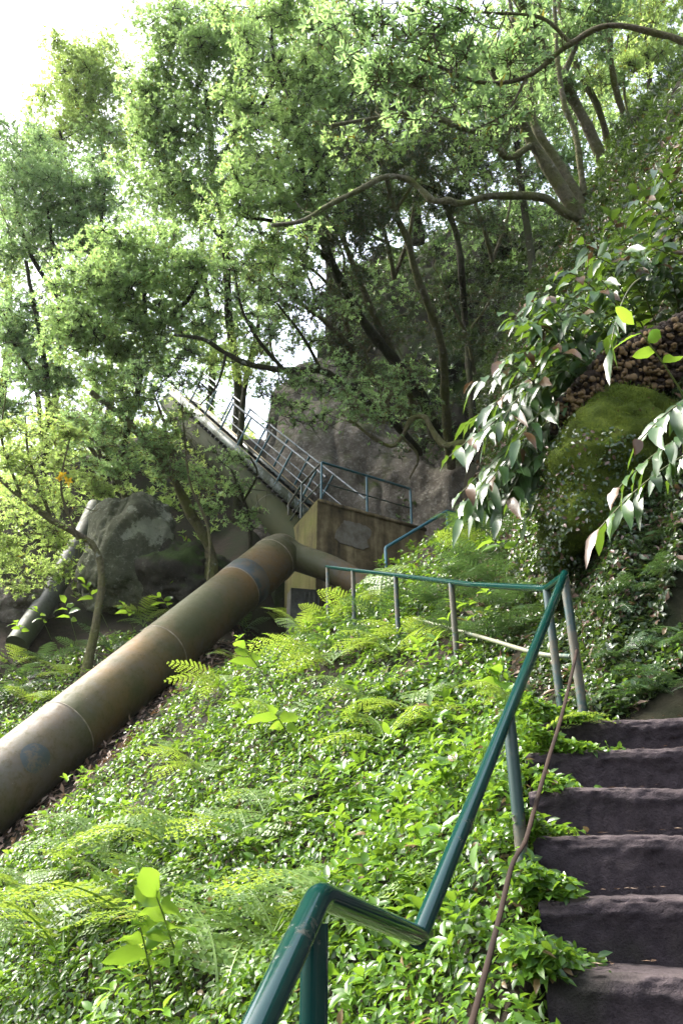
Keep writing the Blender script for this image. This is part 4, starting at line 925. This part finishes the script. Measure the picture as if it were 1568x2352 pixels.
# upper right group
tree('laurel_tree', 'thickest leaning trunk of the group at the upper right', [([(1400, 470, 15.5), (1396, 410, 15.4), (1350, 290, 15.2), (1290, 179, 15), (1204, 19, 14.8), (1150, -100, 14.6)], .15, .05), ([(1290, 179, 15), (1340, 60, 15), (1370, -60, 15)], .06, .03)],
     bl(15, (1250, 60, 90, 50), (1330, 90, 80, 50), (1180, 140, 70, 40), (1290, 200, 60, 36), (1380, 30, 80, 50), (1240, -40, 120, 50)), .12, .038, 'lf_mid', 'bark_pale', 48, 1.5)
tree('laurel_tree', 'forked leaning tree at the upper right with a long low bough sweeping left', [([(1385, 600, 13.6), (1348, 525, 13.6), (1300, 450, 13.6), (1258, 384, 13.6), (1220, 320, 13.6), (1188, 256, 13.5), (1140, 182, 13.4), (1080, 80, 13.2)], .15, .055), ([(1340, 505, 13.6), (1303, 493, 13.5), (1245, 454, 13.4), (1130, 451, 13.2), (1066, 467, 13.1), (1029, 462, 13.0), (992, 459, 13), (942, 417, 13), (886, 406, 12.9), (830, 431, 12.8), (746, 476, 12.7), (690, 510, 12.6), (620, 520, 12.6)], .075, .03),
      ([(1225, 330, 13.6), (1172, 362, 13.4), (1140, 339, 13.3), (1108, 307, 13.2), (1066, 298, 13.1), (1000, 270, 13), (930, 262, 12.9), (840, 275, 12.8), (760, 290, 12.7)], .065, .03), ([(1345, 520, 13.8), (1332, 464, 13.9), (1271, 362, 14), (1230, 290, 14), (1215, 200, 14), (1180, 60, 14), (1160, -60, 14)], .11, .03), ([(1341, 448, 13.9), (1319, 304, 14), (1296, 240, 14), (1280, 120, 14), (1270, -60, 14)], .06, .03)],
     bl(13, (1090, 330, 60, 26), (1000, 300, 60, 26), (1120, 400, 50, 20), (880, 330, 50, 24), (1180, 230, 60, 34), (800, 330, 50, 24), (700, 530, 40, 20), (1060, 170, 70, 36), (1150, 100, 70, 40), (1230, 170, 60, 36)), .11, .036, 'lf_bright', 'bark_pale', 49, 1.1, sprout=12)
tree('laurel_tree', 'slender mossy tree standing rightmost on the upper hillside', [([(1476, 470, 16), (1471, 406, 16), (1449, 304, 15.9), (1414, 208, 15.8), (1395, 80, 15.7), (1382, 0, 15.6), (1375, -80, 15.6)], .075, .05), ([(1449, 304, 15.9), (1432, 200, 16.2), (1440, 80, 16.2)], .03, .015)],
     bl(16, (1420, 60, 60, 40), (1340, 160, 50, 34), (1460, 150, 50, 30), (1390, -30, 90, 40)), .12, .036, 'lf_yellow', 'bark', 50, 1.2)
tree('laurel_tree', 'dark mossy stem just behind the thickest leaning trunk', [([(1400, 400, 16.6), (1392, 320, 16.5), (1363, 230, 16.4), (1321, 150, 16.3), (1289, 32, 16.2), (1270, -60, 16.2)], .075, .05)],
     bl(16.4, (1300, 120, 60, 40), (1370, 200, 50, 30), (1340, 260, 40, 26), (1260, 250, 50, 34)), .11, .036, 'lf_mid', 'bark', 51, 1.3)
tree('laurel_tree', 'large leaved bough hanging close overhead at the top of the view', [([(1900, 330, 8.2), (1640, 130, 8.4), (1420, 60, 8.6), (1310, 100, 8.7), (1210, 175, 8.7), (1110, 190, 8.8), (1000, 150, 8.9), (900, 110, 9), (820, 90, 9)], .042, .010), ([(1310, 100, 8.7), (1240, 40, 8.7), (1120, 30, 8.8), (980, 20, 8.9)], .025, .01), ([(1210, 175, 8.7), (1160, 260, 8.7), (1080, 300, 8.8)], .016, .008)],
     bl(8.8, (820, 40, 75, 40), (930, 40, 85, 45), (1040, 50, 85, 45), (1140, 60, 80, 45), (1210, 130, 50, 36), (870, 120, 70, 40), (980, 130, 80, 42), (1090, 140, 80, 42), (920, 200, 60, 30), (1020, 220, 70, 32), (1120, 230, 50, 28), (1150, 300, 36, 22), (950, 265, 40, 20), (860, 190, 50, 30)), .125, .036, 'lf_mid', 'bark', 52, 1.15, k=7, eight=True)
tree('laurel_tree', 'yellow green tree glowing on the far slope at the top right corner', [([(1500, 330, 26), (1490, 200, 26), (1480, 60, 26)], .14, .06)],
     bl(26, (1500, 40, 70, 40), (1540, 130, 60, 40), (1470, 130, 50, 34), (1560, 220, 50, 40), (1500, 240, 50, 34), (1440, 20, 60, 36), (1560, 40, 60, 50)), .17, .055, 'lf_yellow', 'bark_dark', 53, 1.7)
tree('laurel_tree', 'mid green tree filling the gap behind the forked leaning trunks', [([(1210, 520, 23), (1190, 380, 23), (1180, 240, 23), (1170, 100, 23)], .12, .05)],
     bl(23, (1100, 230, 80, 45), (1200, 280, 80, 45), (1280, 320, 60, 45), (1020, 250, 70, 40), (1240, 400, 50, 30), (1080, 340, 70, 30), (1180, 160, 90, 45), (1060, 130, 90, 45), (960, 180, 80, 45), (1320, 380, 50, 40), (1400, 300, 60, 40)), .14, .046, 'lf_bright', 'bark_dark', 54, 1.6)
tree('laurel_tree', 'pale tree behind the grey cliff top left of centre', [([(560, 900, 23.5), (590, 760, 23.5), (600, 600, 23)], .11, .05), ([(590, 760, 23.5), (520, 680, 23), (480, 620, 23)], .05, .02)],
     bl(23, (520, 600, 60, 36), (600, 640, 60, 36), (560, 780, 40, 30), (500, 720, 40, 26), (640, 560, 60, 36), (620, 720, 40, 26), (540, 830, 50, 36), (480, 790, 50, 36), (590, 850, 36, 30), (640, 660, 40, 30)), .13, .042, 'lf_yellow', 'bark_dark', 55, 1.7)
def forest(label, trunk, s, boxes, seed, mat, L, Wd, dens, step=(85, 62)):
    r_ = np.random.default_rng(seed); q = []
    for (u0, u1, v0, v1) in boxes:
        for u in np.arange(u0, u1, step[0]):
            for v_ in np.arange(v0, v1, step[1]): q.append((u + r_.uniform(-28, 28), v_ + r_.uniform(-22, 22), s + r_.uniform(-1.2, 1.2), 58 * r_.uniform(.8, 1.25), 42 * r_.uniform(.8, 1.25)))
    return tree('laurel_tree', label, trunk, q, L, Wd, mat, 'bark_dark', seed, dens, ground=(seed != 63))
forest('broad bright tree closing the view behind the metal stairs', [([(480, 960, 29), (490, 800, 29), (470, 640, 29), (460, 480, 29)], .2, .07)], 29, [(280, 640, 420, 640), (360, 600, 640, 900)], 61, 'lf_bright', .16, .052, .75)
forest('tall pale green tree behind the top centre boughs', [([(760, 620, 27), (740, 460, 27), (720, 250, 27), (700, 60, 27)], .2, .07)], 27, [(560, 900, 20, 420)], 62, 'lf_yellow', .16, .052, .8)
forest('deep green tree crowding the crest above the dark hollow', [([(960, 560, 24), (950, 420, 24), (940, 260, 24)], .2, .08)], 24, [(700, 1260, 130, 560)], 63, 'lf_mid', .15, .048, .95)
forest('yellow green tree filling the left edge below the slender tree', [([(90, 1200, 24), (100, 1040, 24), (80, 860, 24)], .16, .06)], 24, [(-20, 330, 650, 1040)], 64, 'lf_yellow', .14, .046, .8)
forest('light green tree at the left edge below the white sky', [([(20, 820, 25), (20, 640, 25), (40, 450, 25)], .15, .06)], 25, [(-40, 260, 330, 620)], 65, 'lf_bright', .15, .048, .9)
forest('sunlit tree behind the upper right trunks', [([(1330, 460, 28), (1320, 300, 28), (1310, 120, 28)], .18, .07)], 28, [(1180, 1580, -20, 330)], 66, 'lf_yellow', .17, .055, .85)
for i, (lab, tr_, bb) in enumerate([
 ('twiggy dark shrub with bare crossing stems at the centre of the dark hollow', [([(905, 640, 20.6), (890, 560, 20), (860, 460, 19.4), (840, 360, 19)], .07, .02), ([(905, 640, 20.6), (940, 540, 20), (955, 430, 19.5), (980, 330, 19)], .06, .02), ([(890, 560, 20), (830, 520, 19.6), (790, 440, 19)], .035, .012)], [(850, 450, 60, 36), (950, 420, 60, 36), (800, 520, 50, 26), (900, 330, 70, 36)]),
 ('twiggy dark shrub on the crest below the sweeping low bough', [([(1130, 600, 20.6), (1110, 520, 20), (1075, 420, 19.6), (1060, 330, 19.4)], .07, .02), ([(1130, 600, 20.6), (1165, 500, 20.2), (1180, 400, 20)], .05, .02), ([(1110, 520, 20), (1040, 500, 19.6), (990, 430, 19.4)], .04, .015)], [(1060, 400, 60, 36), (1160, 420, 50, 36), (1010, 480, 50, 28), (1100, 520, 60, 26)]),
 ('twisted bare stemmed shrub leaning out above the grey cliff', [([(800, 760, 20.4), (770, 680, 19.6), (720, 620, 19), (650, 590, 18.6)], .07, .02), ([(770, 680, 19.6), (790, 600, 19.2), (760, 520, 19)], .05, .018)], [(690, 620, 60, 26), (760, 560, 50, 30), (640, 570, 50, 26), (820, 640, 50, 28)]),
 ('dark tangle of thin stems on the mossy slope right of the hollow', [([(1090, 860, 20.2), (1070, 770, 19.8), (1030, 690, 19.4), (1000, 620, 19)], .05, .018), ([(1070, 770, 19.8), (1120, 700, 19.6), (1150, 630, 19.4)], .04, .015)], [(1020, 690, 50, 26), (1120, 680, 50, 26), (1060, 780, 50, 22), (940, 760, 50, 22)]),
 ('low twisted shrub on the ledge over the grey cliff face', [([(850, 900, 20.2), (830, 830, 19.8), (790, 790, 19.2), (740, 790, 18.8)], .05, .018), ([(830, 830, 19.8), (870, 770, 19.4), (900, 730, 19.2)], .04, .015)], [(790, 790, 50, 22), (880, 760, 50, 24), (840, 850, 50, 22), (930, 860, 40, 20)])]):
    tree('shrub', lab, tr_, bl(19.0, *bb), .105, .033, 'lf_dark' if i != 2 else 'lf_mid', 'bark_pale' if i % 2 else 'bark', 140 + i, .75, ground=False, bare=11, sprout=10, twig=1.2)
for i, (lab, uvs, bb, mt) in enumerate([
 ('round bush at the right edge of the upper hillside', (1520, 420, 14.2), [(1510, 350, 60, 40), (1560, 320, 40, 40)], 'lf_mid'),
 ('dark brownish thicket high at the right edge', (1560, 330, 17), [(1540, 260, 50, 45), (1490, 250, 40, 34), (1570, 190, 40, 40)], 'lf_dark'),
 ('small bush between the slender mossy tree and the right edge', (1450, 420, 13.6), [(1440, 380, 45, 28)], 'lf_mid'),
 ('low leafy bush right of the forked leaning trees', (1420, 520, 12.0), [(1420, 470, 50, 30), (1480, 450, 40, 28)], 'lf_dark')]):
    tree('shrub', lab, [([uvs, (uvs[0] - 6, uvs[1] - 60, uvs[2])], .04, .015)], bl(uvs[2], *bb), .12, .042, mt, 'bark', 160 + i, 1.5)
for i, (lab, tr_, bb) in enumerate([
 ('thin hanging shrub spreading over the left part of the grey cliff face', [([(640, 730, 20.2), (620, 780, 19.6), (640, 840, 19.2), (690, 880, 19)], .045, .015), ([(620, 780, 19.6), (590, 830, 19.2)], .03, .012)], [(620, 720, 60, 30), (670, 780, 50, 24), (600, 800, 36, 24), (700, 860, 50, 20)]),
 ('leafy shrub crowning the grey cliff just right of the metal stairs', [([(720, 720, 20.6), (720, 670, 20.2), (700, 620, 19.8)], .05, .02), ([(720, 670, 20.2), (770, 640, 19.8)], .03, .012)], [(690, 690, 60, 34), (760, 690, 60, 34), (820, 720, 50, 30), (720, 750, 50, 22)]),
 ('mossy sapling leaning over the right end of the grey cliff', [([(900, 980, 20.4), (880, 920, 19.8), (850, 850, 19.2), (830, 780, 18.8)], .05, .02), ([(880, 920, 19.8), (930, 850, 19.2)], .03, .012)], [(870, 850, 50, 26), (930, 880, 50, 26), (820, 940, 40, 20), (960, 950, 40, 24)])]):
    tree('shrub', lab, tr_, bl(19.0, *bb), .10, .03, ('lf_mid', 'lf_dark', 'lf_mid')[i], 'bark', 180 + i, .9, ground=False, bare=8, sprout=8)
# golden leaves on the thin tree at the left
gl = MB(); rosettes(gl, np.random.default_rng(4), np.array([P(148, 1090, 14.6), P(156, 1104, 14.6), P(140, 1098, 14.6)]), np.array([[-.3, -.5, -.6], [.4, -.6, -.5], [0, -.7, -.5]]), 6, .13, .05)
tag(gl.obj('golden_sprig', M['lf_gold'], smooth_=False), 'small sprig of golden yellow leaves at the left above the boulder', 'sprig')

# ------------------------------------------------------------------ ginger plants
def ginger_leaves(mb, c, ax, nr, L, Wd, droop, rng):
    n = len(c); ax = nrm(ax); sd = nrm(np.cross(ax, nr)); nn = np.cross(sd, ax)
    T = np.array([0, .12, .28, .46, .64, .82, 1.0]); Wp = np.array([.08, .62, .95, 1.0, .85, .5, .0])
    V = np.zeros((n, 7, 3, 3))
    ph = rng.random(n) * 6.28; tw = rng.normal(0, .7, n)
    for i, (t, w) in enumerate(zip(T, Wp)):
        m = c + ax * (L * t * (1 - .18 * droop * t))[:, None] - np.array([0, 0, 1.]) * (L * droop * t * t * .55)[:, None]
        wv = .10 * np.sin(ph + t * 13) * Wd
        ca, sa_ = np.cos(tw * t), np.sin(tw * t)
        s2 = sd * ca[:, None] + nn * sa_[:, None]; n2 = nn * ca[:, None] - sd * sa_[:, None]
        V[:, i, 0] = m - s2 * (Wd * w * .5)[:, None] + n2 * (Wd * w * .13 + wv * w)[:, None]
        V[:, i, 1] = m
        V[:, i, 2] = m + s2 * (Wd * w * .5)[:, None] + n2 * (Wd * w * .13 - wv * w)[:, None]
    f = []
    for i in range(6):
        for j in range(2): f.append((i * 3 + j, i * 3 + j + 1, i * 3 + j + 4, i * 3 + j + 3))
    f = np.array(f)[None] + np.arange(n)[:, None, None] * 21
    mb.add(V.reshape(-1, 3), f.reshape(-1, 4))
def ginger(label, base, tip, sag, nleaf, L, Wd, seed, mat='lf_ginger', smat='stem_dark', start=.3, group=None, r=.008, name='ginger_plant', droop=(.5, 1.3), hang=0.0, face=(0, 0, 0)):
    rng = np.random.default_rng(seed); base = np.asarray(base, float); tip = np.asarray(tip, float)
    mid = (base + tip) / 2 + np.array([0, 0, sag]); t = np.linspace(0, 1, 14)[:, None]
    c = (1 - t) ** 2 * base + 2 * t * (1 - t) * mid + t * t * tip
    o = thing(name, label, 'plant', group, loc=tuple(base))
    m_ = MB(); m_.tube(c, np.linspace(r, r * .45, 14), 7); q = m_.obj('stem', M[smat], o); shift(q, base)
    tl = np.linspace(start, 1, nleaf); cc = np.stack([np.interp(tl, t[:, 0], c[:, i]) for i in range(3)], -1)
    d = nrm(np.gradient(c, axis=0)); dd = nrm(np.stack([np.interp(tl, t[:, 0], d[:, i]) for i in range(3)], -1))
    sv = nrm(np.cross(dd, np.array([0, 0, 1.]) + rng.normal(0, .25, 3))); sg = np.where(np.arange(nleaf) % 2, 1, -1)[:, None]
    ax = dd * rng.uniform(.35, .9, (nleaf, 1)) + sv * sg * rng.uniform(.6, 1.1, (nleaf, 1)) + rng.normal(0, .18, (nleaf, 3)) - np.array([0, 0, hang])
    ax[-1] = dd[-1]; up_ = nrm(np.cross(sv, dd)); up_ = np.where(up_[:, 2:3] < 0, -up_, up_)
    m_ = MB(); ginger_leaves(m_, cc, ax, up_ + np.array(face) + rng.normal(0, .5, (nleaf, 3)), L * rng.uniform(.5, 1.12, nleaf) * (1 - .25 * (tl - start)), Wd * rng.uniform(.85, 1.15, nleaf), rng.uniform(*droop, nleaf), rng)
    q = m_.obj('leaves', M[mat], o); shift(q, base); return o
GB = 'ginger plants overhanging the right bank'
rng = np.random.default_rng(77)
clump = [ # base (u,v,s) -> tip (u,v,s)
 ((1420, 900, 7.2), (1085, 880, 6.3)), ((1400, 880, 7.3), (1110, 990, 6.2)), ((1380, 900, 7.2), (1030, 1050, 6.2)), ((1390, 930, 7.2), (1120, 1110, 6.1)), ((1400, 880, 7.3), (1150, 830, 6.4)),
 ((1440, 850, 7.4), (1180, 740, 6.6)), ((1460, 840, 7.4), (1230, 690, 6.7)), ((1480, 830, 7.4), (1290, 620, 6.9)), ((1500, 800, 7.5), (1340, 560, 7.0)), ((1530, 780, 7.5), (1400, 500, 7.2)),
 ((1560, 760, 7.5), (1460, 450, 7.3)), ((1600, 740, 7.5), (1530, 400, 7.4)), ((1420, 860, 7.3), (1210, 900, 6.2)), ((1440, 860, 7.3), (1260, 800, 6.4)), ((1460, 850, 7.3), (1310, 730, 6.5)),
 ((1490, 840, 7.3), (1370, 670, 6.6)), ((1530, 820, 7.3), (1440, 600, 6.7)), ((1580, 800, 7.3), (1520, 550, 6.8)), ((1400, 920, 7.2), (1190, 1010, 6.1)), ((1380, 940, 7.2), (1060, 1130, 6.3)), ((1360, 950, 7.2), (1150, 1180, 6.2)),
 ((1470, 820, 7.5), (1230, 770, 6.7)), ((1540, 800, 7.6), (1400, 590, 7.2)), ((1620, 780, 7.6), (1560, 480, 7.4)), ((1430, 870, 7.3), (1130, 930, 6.6)), ((1350, 960, 7.2), (1230, 1120, 6.3)), ((1650, 700, 7.6), (1590, 620, 6.9))]
for i, (b, t_) in enumerate(clump):
    ginger('glossy ginger plant in the dense clump arching left over the right bank', P(*b), P(*t_), .28 + .2 * rng.random(), int(rng.integers(20, 28)), .31, .08, 700 + i, group=GB, start=.12, hang=rng.uniform(.1, .45), face=(-.25, -.5, .1))
for i in range(20):
    u1, v1 = rng.uniform(1040, 1290), 0; v1 = np.interp(u1, [1040, 1290], [1080, 930]) + rng.uniform(-130, 130)
    ginger('glossy ginger plant in the dense clump arching left over the right bank', P(u1 + rng.uniform(120, 220), v1 - rng.uniform(20, 120), 7.1), P(u1, v1, 6.3 + .5 * rng.random()), .2, int(rng.integers(13, 20)), .33, .088, 940 + i, group=GB, start=.2, hang=rng.uniform(.1, .5), face=(-.3, -.6, .1))
for i in range(26):
    u0 = rng.uniform(1250, 1560); v0 = np.interp(u0, [1250, 1560], [760, 470]) + rng.uniform(-70, 170)
    s0 = 6.9 + .9 * rng.random() + (u0 - 1300) / 260 * .35
    ginger('glossy ginger plant in the dense clump arching left over the right bank', P(u0 + rng.uniform(60, 150), v0 + rng.uniform(90, 190), s0 + .5), P(u0 - rng.uniform(20, 110), v0 - rng.uniform(-30, 50), s0 - .7), .22, int(rng.integers(14, 21)), .30, .075, 900 + i, group=GB, start=.2, hang=rng.uniform(0, .4), face=(-.25, -.5, .1))
ginger('ginger stem with two bright backlit leaves at the right edge above the roots', P(1600, 960, 5.9), P(1455, 745, 5.5), .1, 5, .30, .085, 760, 'lf_shoot', 'stem', .55, droop=(.1, .5))
ginger('ginger sprig with drooping broad leaves in front of the root mat', P(1470, 640, 6.4), P(1400, 800, 5.9), .25, 6, .33, .095, 761, start=.7, droop=(.9, 1.5))
for i, (b, t_, lab) in enumerate([((1720, 880, 5.0), (1470, 1010, 4.7), 'upper dark ginger spray hanging in from the right edge beside the mossy rock'), ((1720, 960, 5.0), (1420, 1120, 4.75), 'middle dark ginger spray hanging in from the right edge beside the mossy rock'), ((1700, 1000, 5.0), (1375, 1215, 4.8), 'lowest ginger spray hanging in from the right edge with its tip before the dark hollow')]):
    ginger(lab, P(*b), P(*t_), .22, 19, .25, .078, 780 + i, start=.1, group='ginger sprays at the right edge', droop=(.7, 1.4), hang=.35, face=(-.4, -.7, 0))
ginger('ginger stem with one broad leaf hanging left of the mossy rock', P(1330, 1100, 6.6), P(1215, 1190, 6.2), .2, 5, .28, .08, 790, start=.5)
# young shoots in the ground cover
SH = 'young ginger shoots in the ground cover'
def shoot(label, foot, tip, n, L, Wd, seed, **k):
    b = P(*foot); b[2] = float(H(b[0], b[1])) - .03 if k.pop('snap', True) else b[2]
    return ginger(label, b, P(*tip), .05, n, L, Wd, seed, 'lf_shoot', 'stem', k.pop('start', .55), SH, k.pop('r', .007), 'ginger_shoot', (.25, .9))
def foot_s(u, v):
    lo, hi = 1.0, 40.
    ss = np.linspace(1.2, 26, 1200); pts = np.array([P(u, v, s_) for s_ in ss]); hz = H(pts[:, 0], pts[:, 1]); k = np.argmax(pts[:, 2] < hz); return ss[k]
for i, (f, t_, n, L, Wd, lab) in enumerate([
  ((445, 2330), (360, 2060), 7, .36, .125, 'tallest broad leaved ginger shoot in the foreground ground cover'),
  ((365, 2340), (322, 2130), 6, .28, .10, 'shorter ginger shoot just left of the tallest foreground shoot'),
  ((655, 1620), (560, 1490), 5, .36, .12, 'bright ginger shoot below the pipe with wide leaves at its top'),
  ((690, 1740), (632, 1640), 5, .30, .11, 'ginger shoot in the middle of the slope with a pale curled leaf'),
  ((610, 1690), (540, 1600), 4, .18, .06, 'small ginger shoot between the pipe and the middle of the slope'),
  ((770, 1400), (715, 1325), 5, .42, .14, 'ginger shoot with yellow leaf beside the branch pipe'),
  ((205, 1960), (108, 1870), 3, .16, .045, 'thin ginger shoot near the bare soil under the pipe'),
  ((1175, 1650), (1140, 1550), 5, .28, .12, 'bright yellow ginger shoot right beside the handrail'),
  ((480, 1340), (425, 1240), 6, .36, .10, 'ginger shoot rising above the top of the rusty pipe'),
  ((470, 1360), (415, 1335), 5, .34, .10, 'low ginger shoot behind the rusty pipe'),
  ((250, 1440), (195, 1340), 6, .40, .11, 'ginger shoot standing before the lichen boulder'),
  ((310, 1450), (285, 1390), 5, .36, .11, 'ginger shoot at the foot of the lichen boulder'),
  ((180, 1480), (150, 1385), 6, .38, .11, 'ginger shoot left of the boulder above the pipe'),
  ((120, 1470), (85, 1400), 5, .34, .10, 'ginger shoot at the foot of the old grey pipe'),
  ((60, 1480), (40, 1430), 5, .34, .10, 'leftmost ginger shoot above the rusty pipe'),
  ((400, 1420), (370, 1370), 5, .32, .09, 'ginger shoot close behind the middle of the rusty pipe'),
  ((1300, 1200), (1265, 1170), 4, .2, .07, 'small ginger shoot at the foot of the mossy rock'),
  ((1190, 1290), (1130, 1240), 5, .26, .07, 'ginger shoot among the ferns left of the mossy rock'),
  ]):
    s_ = foot_s(*f); shoot(lab, (*f, s_), (*t_, s_ * .97), n, L, Wd, 800 + i)

# ------------------------------------------------------------------ ferns
def frond_mesh(name, L, mat, seed, npin=24, arch=.35, wid=.30):
    rng = np.random.default_rng(seed); mb = MB()
    t = np.linspace(0, 1, 16); c = np.stack([t * L * (1 - .25 * arch * t), 0 * t, L * (arch * 1.3 * t - arch * 1.75 * t * t)], -1); c[:, 1] = .03 * L * np.sin(t * 3 + seed)
    mb.tube(c, np.linspace(.006, .0015, 16) * (L / .8), 5, caps=False)
    tp = np.linspace(.16, .985, npin); d = nrm(np.gradient(c, axis=0))
    P_, A_, N_, LL, WW = [], [], [], [], []
    for i, ti in enumerate(tp):
        b = np.array([np.interp(ti, t, c[:, q]) for q in range(3)]); dv = nrm(np.array([np.interp(ti, t, d[:, q]) for q in range(3)])); up_ = nrm(np.cross(dv, [0, 1., 0])); up_ = up_ if up_[2] > 0 else -up_
        pl = L * wid * (np.sin(np.clip((ti - .08) * 1.08, 0, 1) ** .75 * np.pi) ** .8 * .95 + .02)
        for sg in (-1, 1):
            pa = nrm(np.array([0, sg, 0]) + dv * .42 + up_ * rng.normal(.05, .08) - np.array([0, 0, .12]))
            m = max(3, int(8 * pl / (L * wid)))
            for q in range(m):
                f = (q + .5) / m; pos = b + pa * pl * f - np.array([0, 0, pl * .18 * f * f]); ll = min(pl / m * 2.0, L / npin * .36) * (1 - .6 * f) + .004
                for s2 in (-1, 1):
                    P_.append(pos); A_.append(nrm(dv * s2 * 1.0 + pa * .7)); N_.append(up_ + rng.normal(0, .1, 3)); LL.append(ll * .9); WW.append(pl / m * 1.5)
    leaves4(mb, np.array(P_), np.array(A_), np.array(N_), np.array(LL), np.array(WW), .08)
    # one island per leaflet keeps its tint
    return mb.mesh(name, M[mat], False)
FR = {}
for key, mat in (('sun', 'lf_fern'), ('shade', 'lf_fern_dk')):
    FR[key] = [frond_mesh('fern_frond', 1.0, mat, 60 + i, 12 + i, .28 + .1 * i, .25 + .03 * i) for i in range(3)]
frng = np.random.default_rng(15)
def fern(label, uv, size, n, key='sun', group=None, az0=None, spread=6.28, s=None, lift=(.2, .75), dz=0.0):
    s_ = s if s else foot_s(*uv); b = P(*uv, s_)
    if not s: b[2] = float(H(b[0], b[1]))
    o = thing('fern', label, 'fern', group, loc=(b[0], b[1], b[2] + dz))
    for i in range(n):
        f = link('frond', FR[key][int(frng.integers(3))], o)
        az = (az0 if az0 is not None else 0) + (frng.random() - .5) * .35 + (i / n - .5 + .5 / n) * spread
        f.rotation_euler = (frng.normal(0, .25), -frng.uniform(*lift), az); k = size * frng.uniform(.75, 1.15); f.scale = (k, k, k)
    return o
near = [((490, 2420), 1.0, 4, 1.2, 1.6, 'large arching fern at the bottom beside the handrail bend'), ((800, 2250), .75, 5, 1.2, 3.0, 'fern tucked behind the near handrail bend'), ((300, 2180), .9, 6, 2.4, 4.0, 'wide feathery fern in the left foreground'),
  ((130, 2260), .85, 5, 2.6, 4., 'feathery fern at the lower left corner'), ((400, 2010), .75, 5, 2.2, 3.4, 'yellow green fern above the foreground ginger shoot'), ((560, 2020), .75, 4, 1.4, 2.6, 'pale arching fern left of centre on the slope'),
  ((600, 1930), .7, 4, 1.1, 2.4, 'pale fern frond rising in the middle of the slope'), ((370, 1780), .55, 3, 1.6, 1.2, 'small upright fern near the bare soil under the pipe'), ((60, 2120), .6, 4, 2.6, 3., 'small fern at the left edge of the foreground'), ((460, 2330), .6, 4, 1.8, 3.4, 'low fern at the bottom edge of the slope'),
  ((1240, 1790), .42, 4, .2, 2.2, 'small fern beside the steps behind the handrail post'), ((1200, 1760), .35, 3, 2.6, 2.0, 'small fern just behind the handrail post'), ((650, 1700), .6, 4, 2.0, 3.2, 'fern on the slope right of the rusty pipe'), ((830, 1660), .55, 4, 1.6, 3.2, 'light fern in the middle of the slope below the path handrail'), ((940, 1680), .5, 4, 1.4, 3.2, 'fern left of the long sloping handrail'), ((520, 1610), .7, 4, 2.4, 2.6, 'fern at the edge of the bare soil by the pipe'), ((880, 1760), .6, 5, 1.2, 3.4, 'broad fern on the slope left of the middle of the long handrail'), ((760, 1560), .75, 5, 1.5, 3.4, 'large soft fern below the drift under the pipe bend'), ((900, 1540), .6, 5, 1.4, 3.4, 'fern on the slope just under the middle of the path handrail'), ((470, 1830), .55, 5, 1.6, 3.4, 'fern halfway between the pipe and the near handrail'), ((230, 2020), .7, 5, 2.0, 3.4, 'spreading fern below the lower end of the pipe'), ((620, 2230), .7, 4, 1.7, 2.2, 'long fern frond lying left of the near handrail tube'), ((720, 2140), .5, 4, 1.2, 3, 'bright fern right behind the elbow of the near handrail')]
for uv, sz, n, az, spd, lab in near: fern(lab, uv, sz * 1.2, n + 1, 'sun', 'ferns on the open slope', az, spd, dz=.16, lift=(.15, .6))
for i, (u, v, sz) in enumerate([(560, 1450, 1.0), (640, 1440, 1.1), (700, 1470, 1.0), (620, 1490, .9), (760, 1440, 1.0), (830, 1420, 1.0), (880, 1440, .9), (680, 1410, 1.0), (930, 1470, .8), (780, 1500, .8), (540, 1520, .8)]):
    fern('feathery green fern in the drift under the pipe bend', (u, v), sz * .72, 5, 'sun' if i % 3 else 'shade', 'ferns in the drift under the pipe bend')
for i, (u, v) in enumerate([(60, 1570), (30, 1530), (110, 1530), (150, 1560), (20, 1610), (80, 1620), (190, 1500), (330, 1440), (260, 1500)]):
    fern('soft green fern growing behind the rusty pipe at the left', (u, v), .8, 5, 'sun' if i % 2 else 'shade', 'ferns behind the rusty pipe')
fern('fern frond reaching over the path handrail', (870, 1400), 1.1, 2, 'sun', None, 1.2, 1.0, lift=(.7, 1.1))
for i, (u, v, s_) in enumerate([(1085, 1260, 9.2), (1100, 1300, 8.6), (1060, 1345, 8.5), (1125, 1230, 8.8), (1090, 1215, 9.3), (1140, 1340, 7.9)]):
    fern('lush fern in the thicket behind the path handrail', (u, v), .55, 5, 'shade' if i else 'sun', 'ferns behind the path handrail', -2.2, 3.6, s=s_)
for i, (u, v) in enumerate([(1100, 1400), (1020, 1400), (1180, 1410), (1150, 1480), (1060, 1470), (1210, 1380), (980, 1400), (1230, 1450)]):
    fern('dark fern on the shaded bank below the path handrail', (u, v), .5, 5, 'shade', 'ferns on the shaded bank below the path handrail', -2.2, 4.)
for i, (u, v) in enumerate([(1400, 1420), (1460, 1380), (1520, 1330), (1500, 1470), (1420, 1530), (1550, 1500), (1480, 1560), (1540, 1590), (1560, 1400), (1440, 1620), (1530, 1240)]):
    fern('drooping fern on the right bank above the stone steps', (u, v), .3, 4, 'shade', 'ferns on the right bank', -2.0, 3.6, lift=(-.1, .5))

# ------------------------------------------------------------------ thin volume added to imitate the pale veil of sky glare
hb = MB(); hb.box((-75, -25, -17), (150, 0, 0), (0, 130, 0), (0, 0, 56))
t = NT('glare_veil'); pv = t.n('ShaderNodeVolumePrincipled'); pv.inputs['Color'].default_value = (.95, .97, 1, 1); pv.inputs['Density'].default_value = .00022; pv.inputs['Anisotropy'].default_value = .3
t.l(pv.outputs[0], t.out.inputs['Volume'])
kind(hb.obj('glare_veil', t.m, smooth_=False), 'stuff', 'thin added veil imitating sky glare over the trees', 'glare_veil')
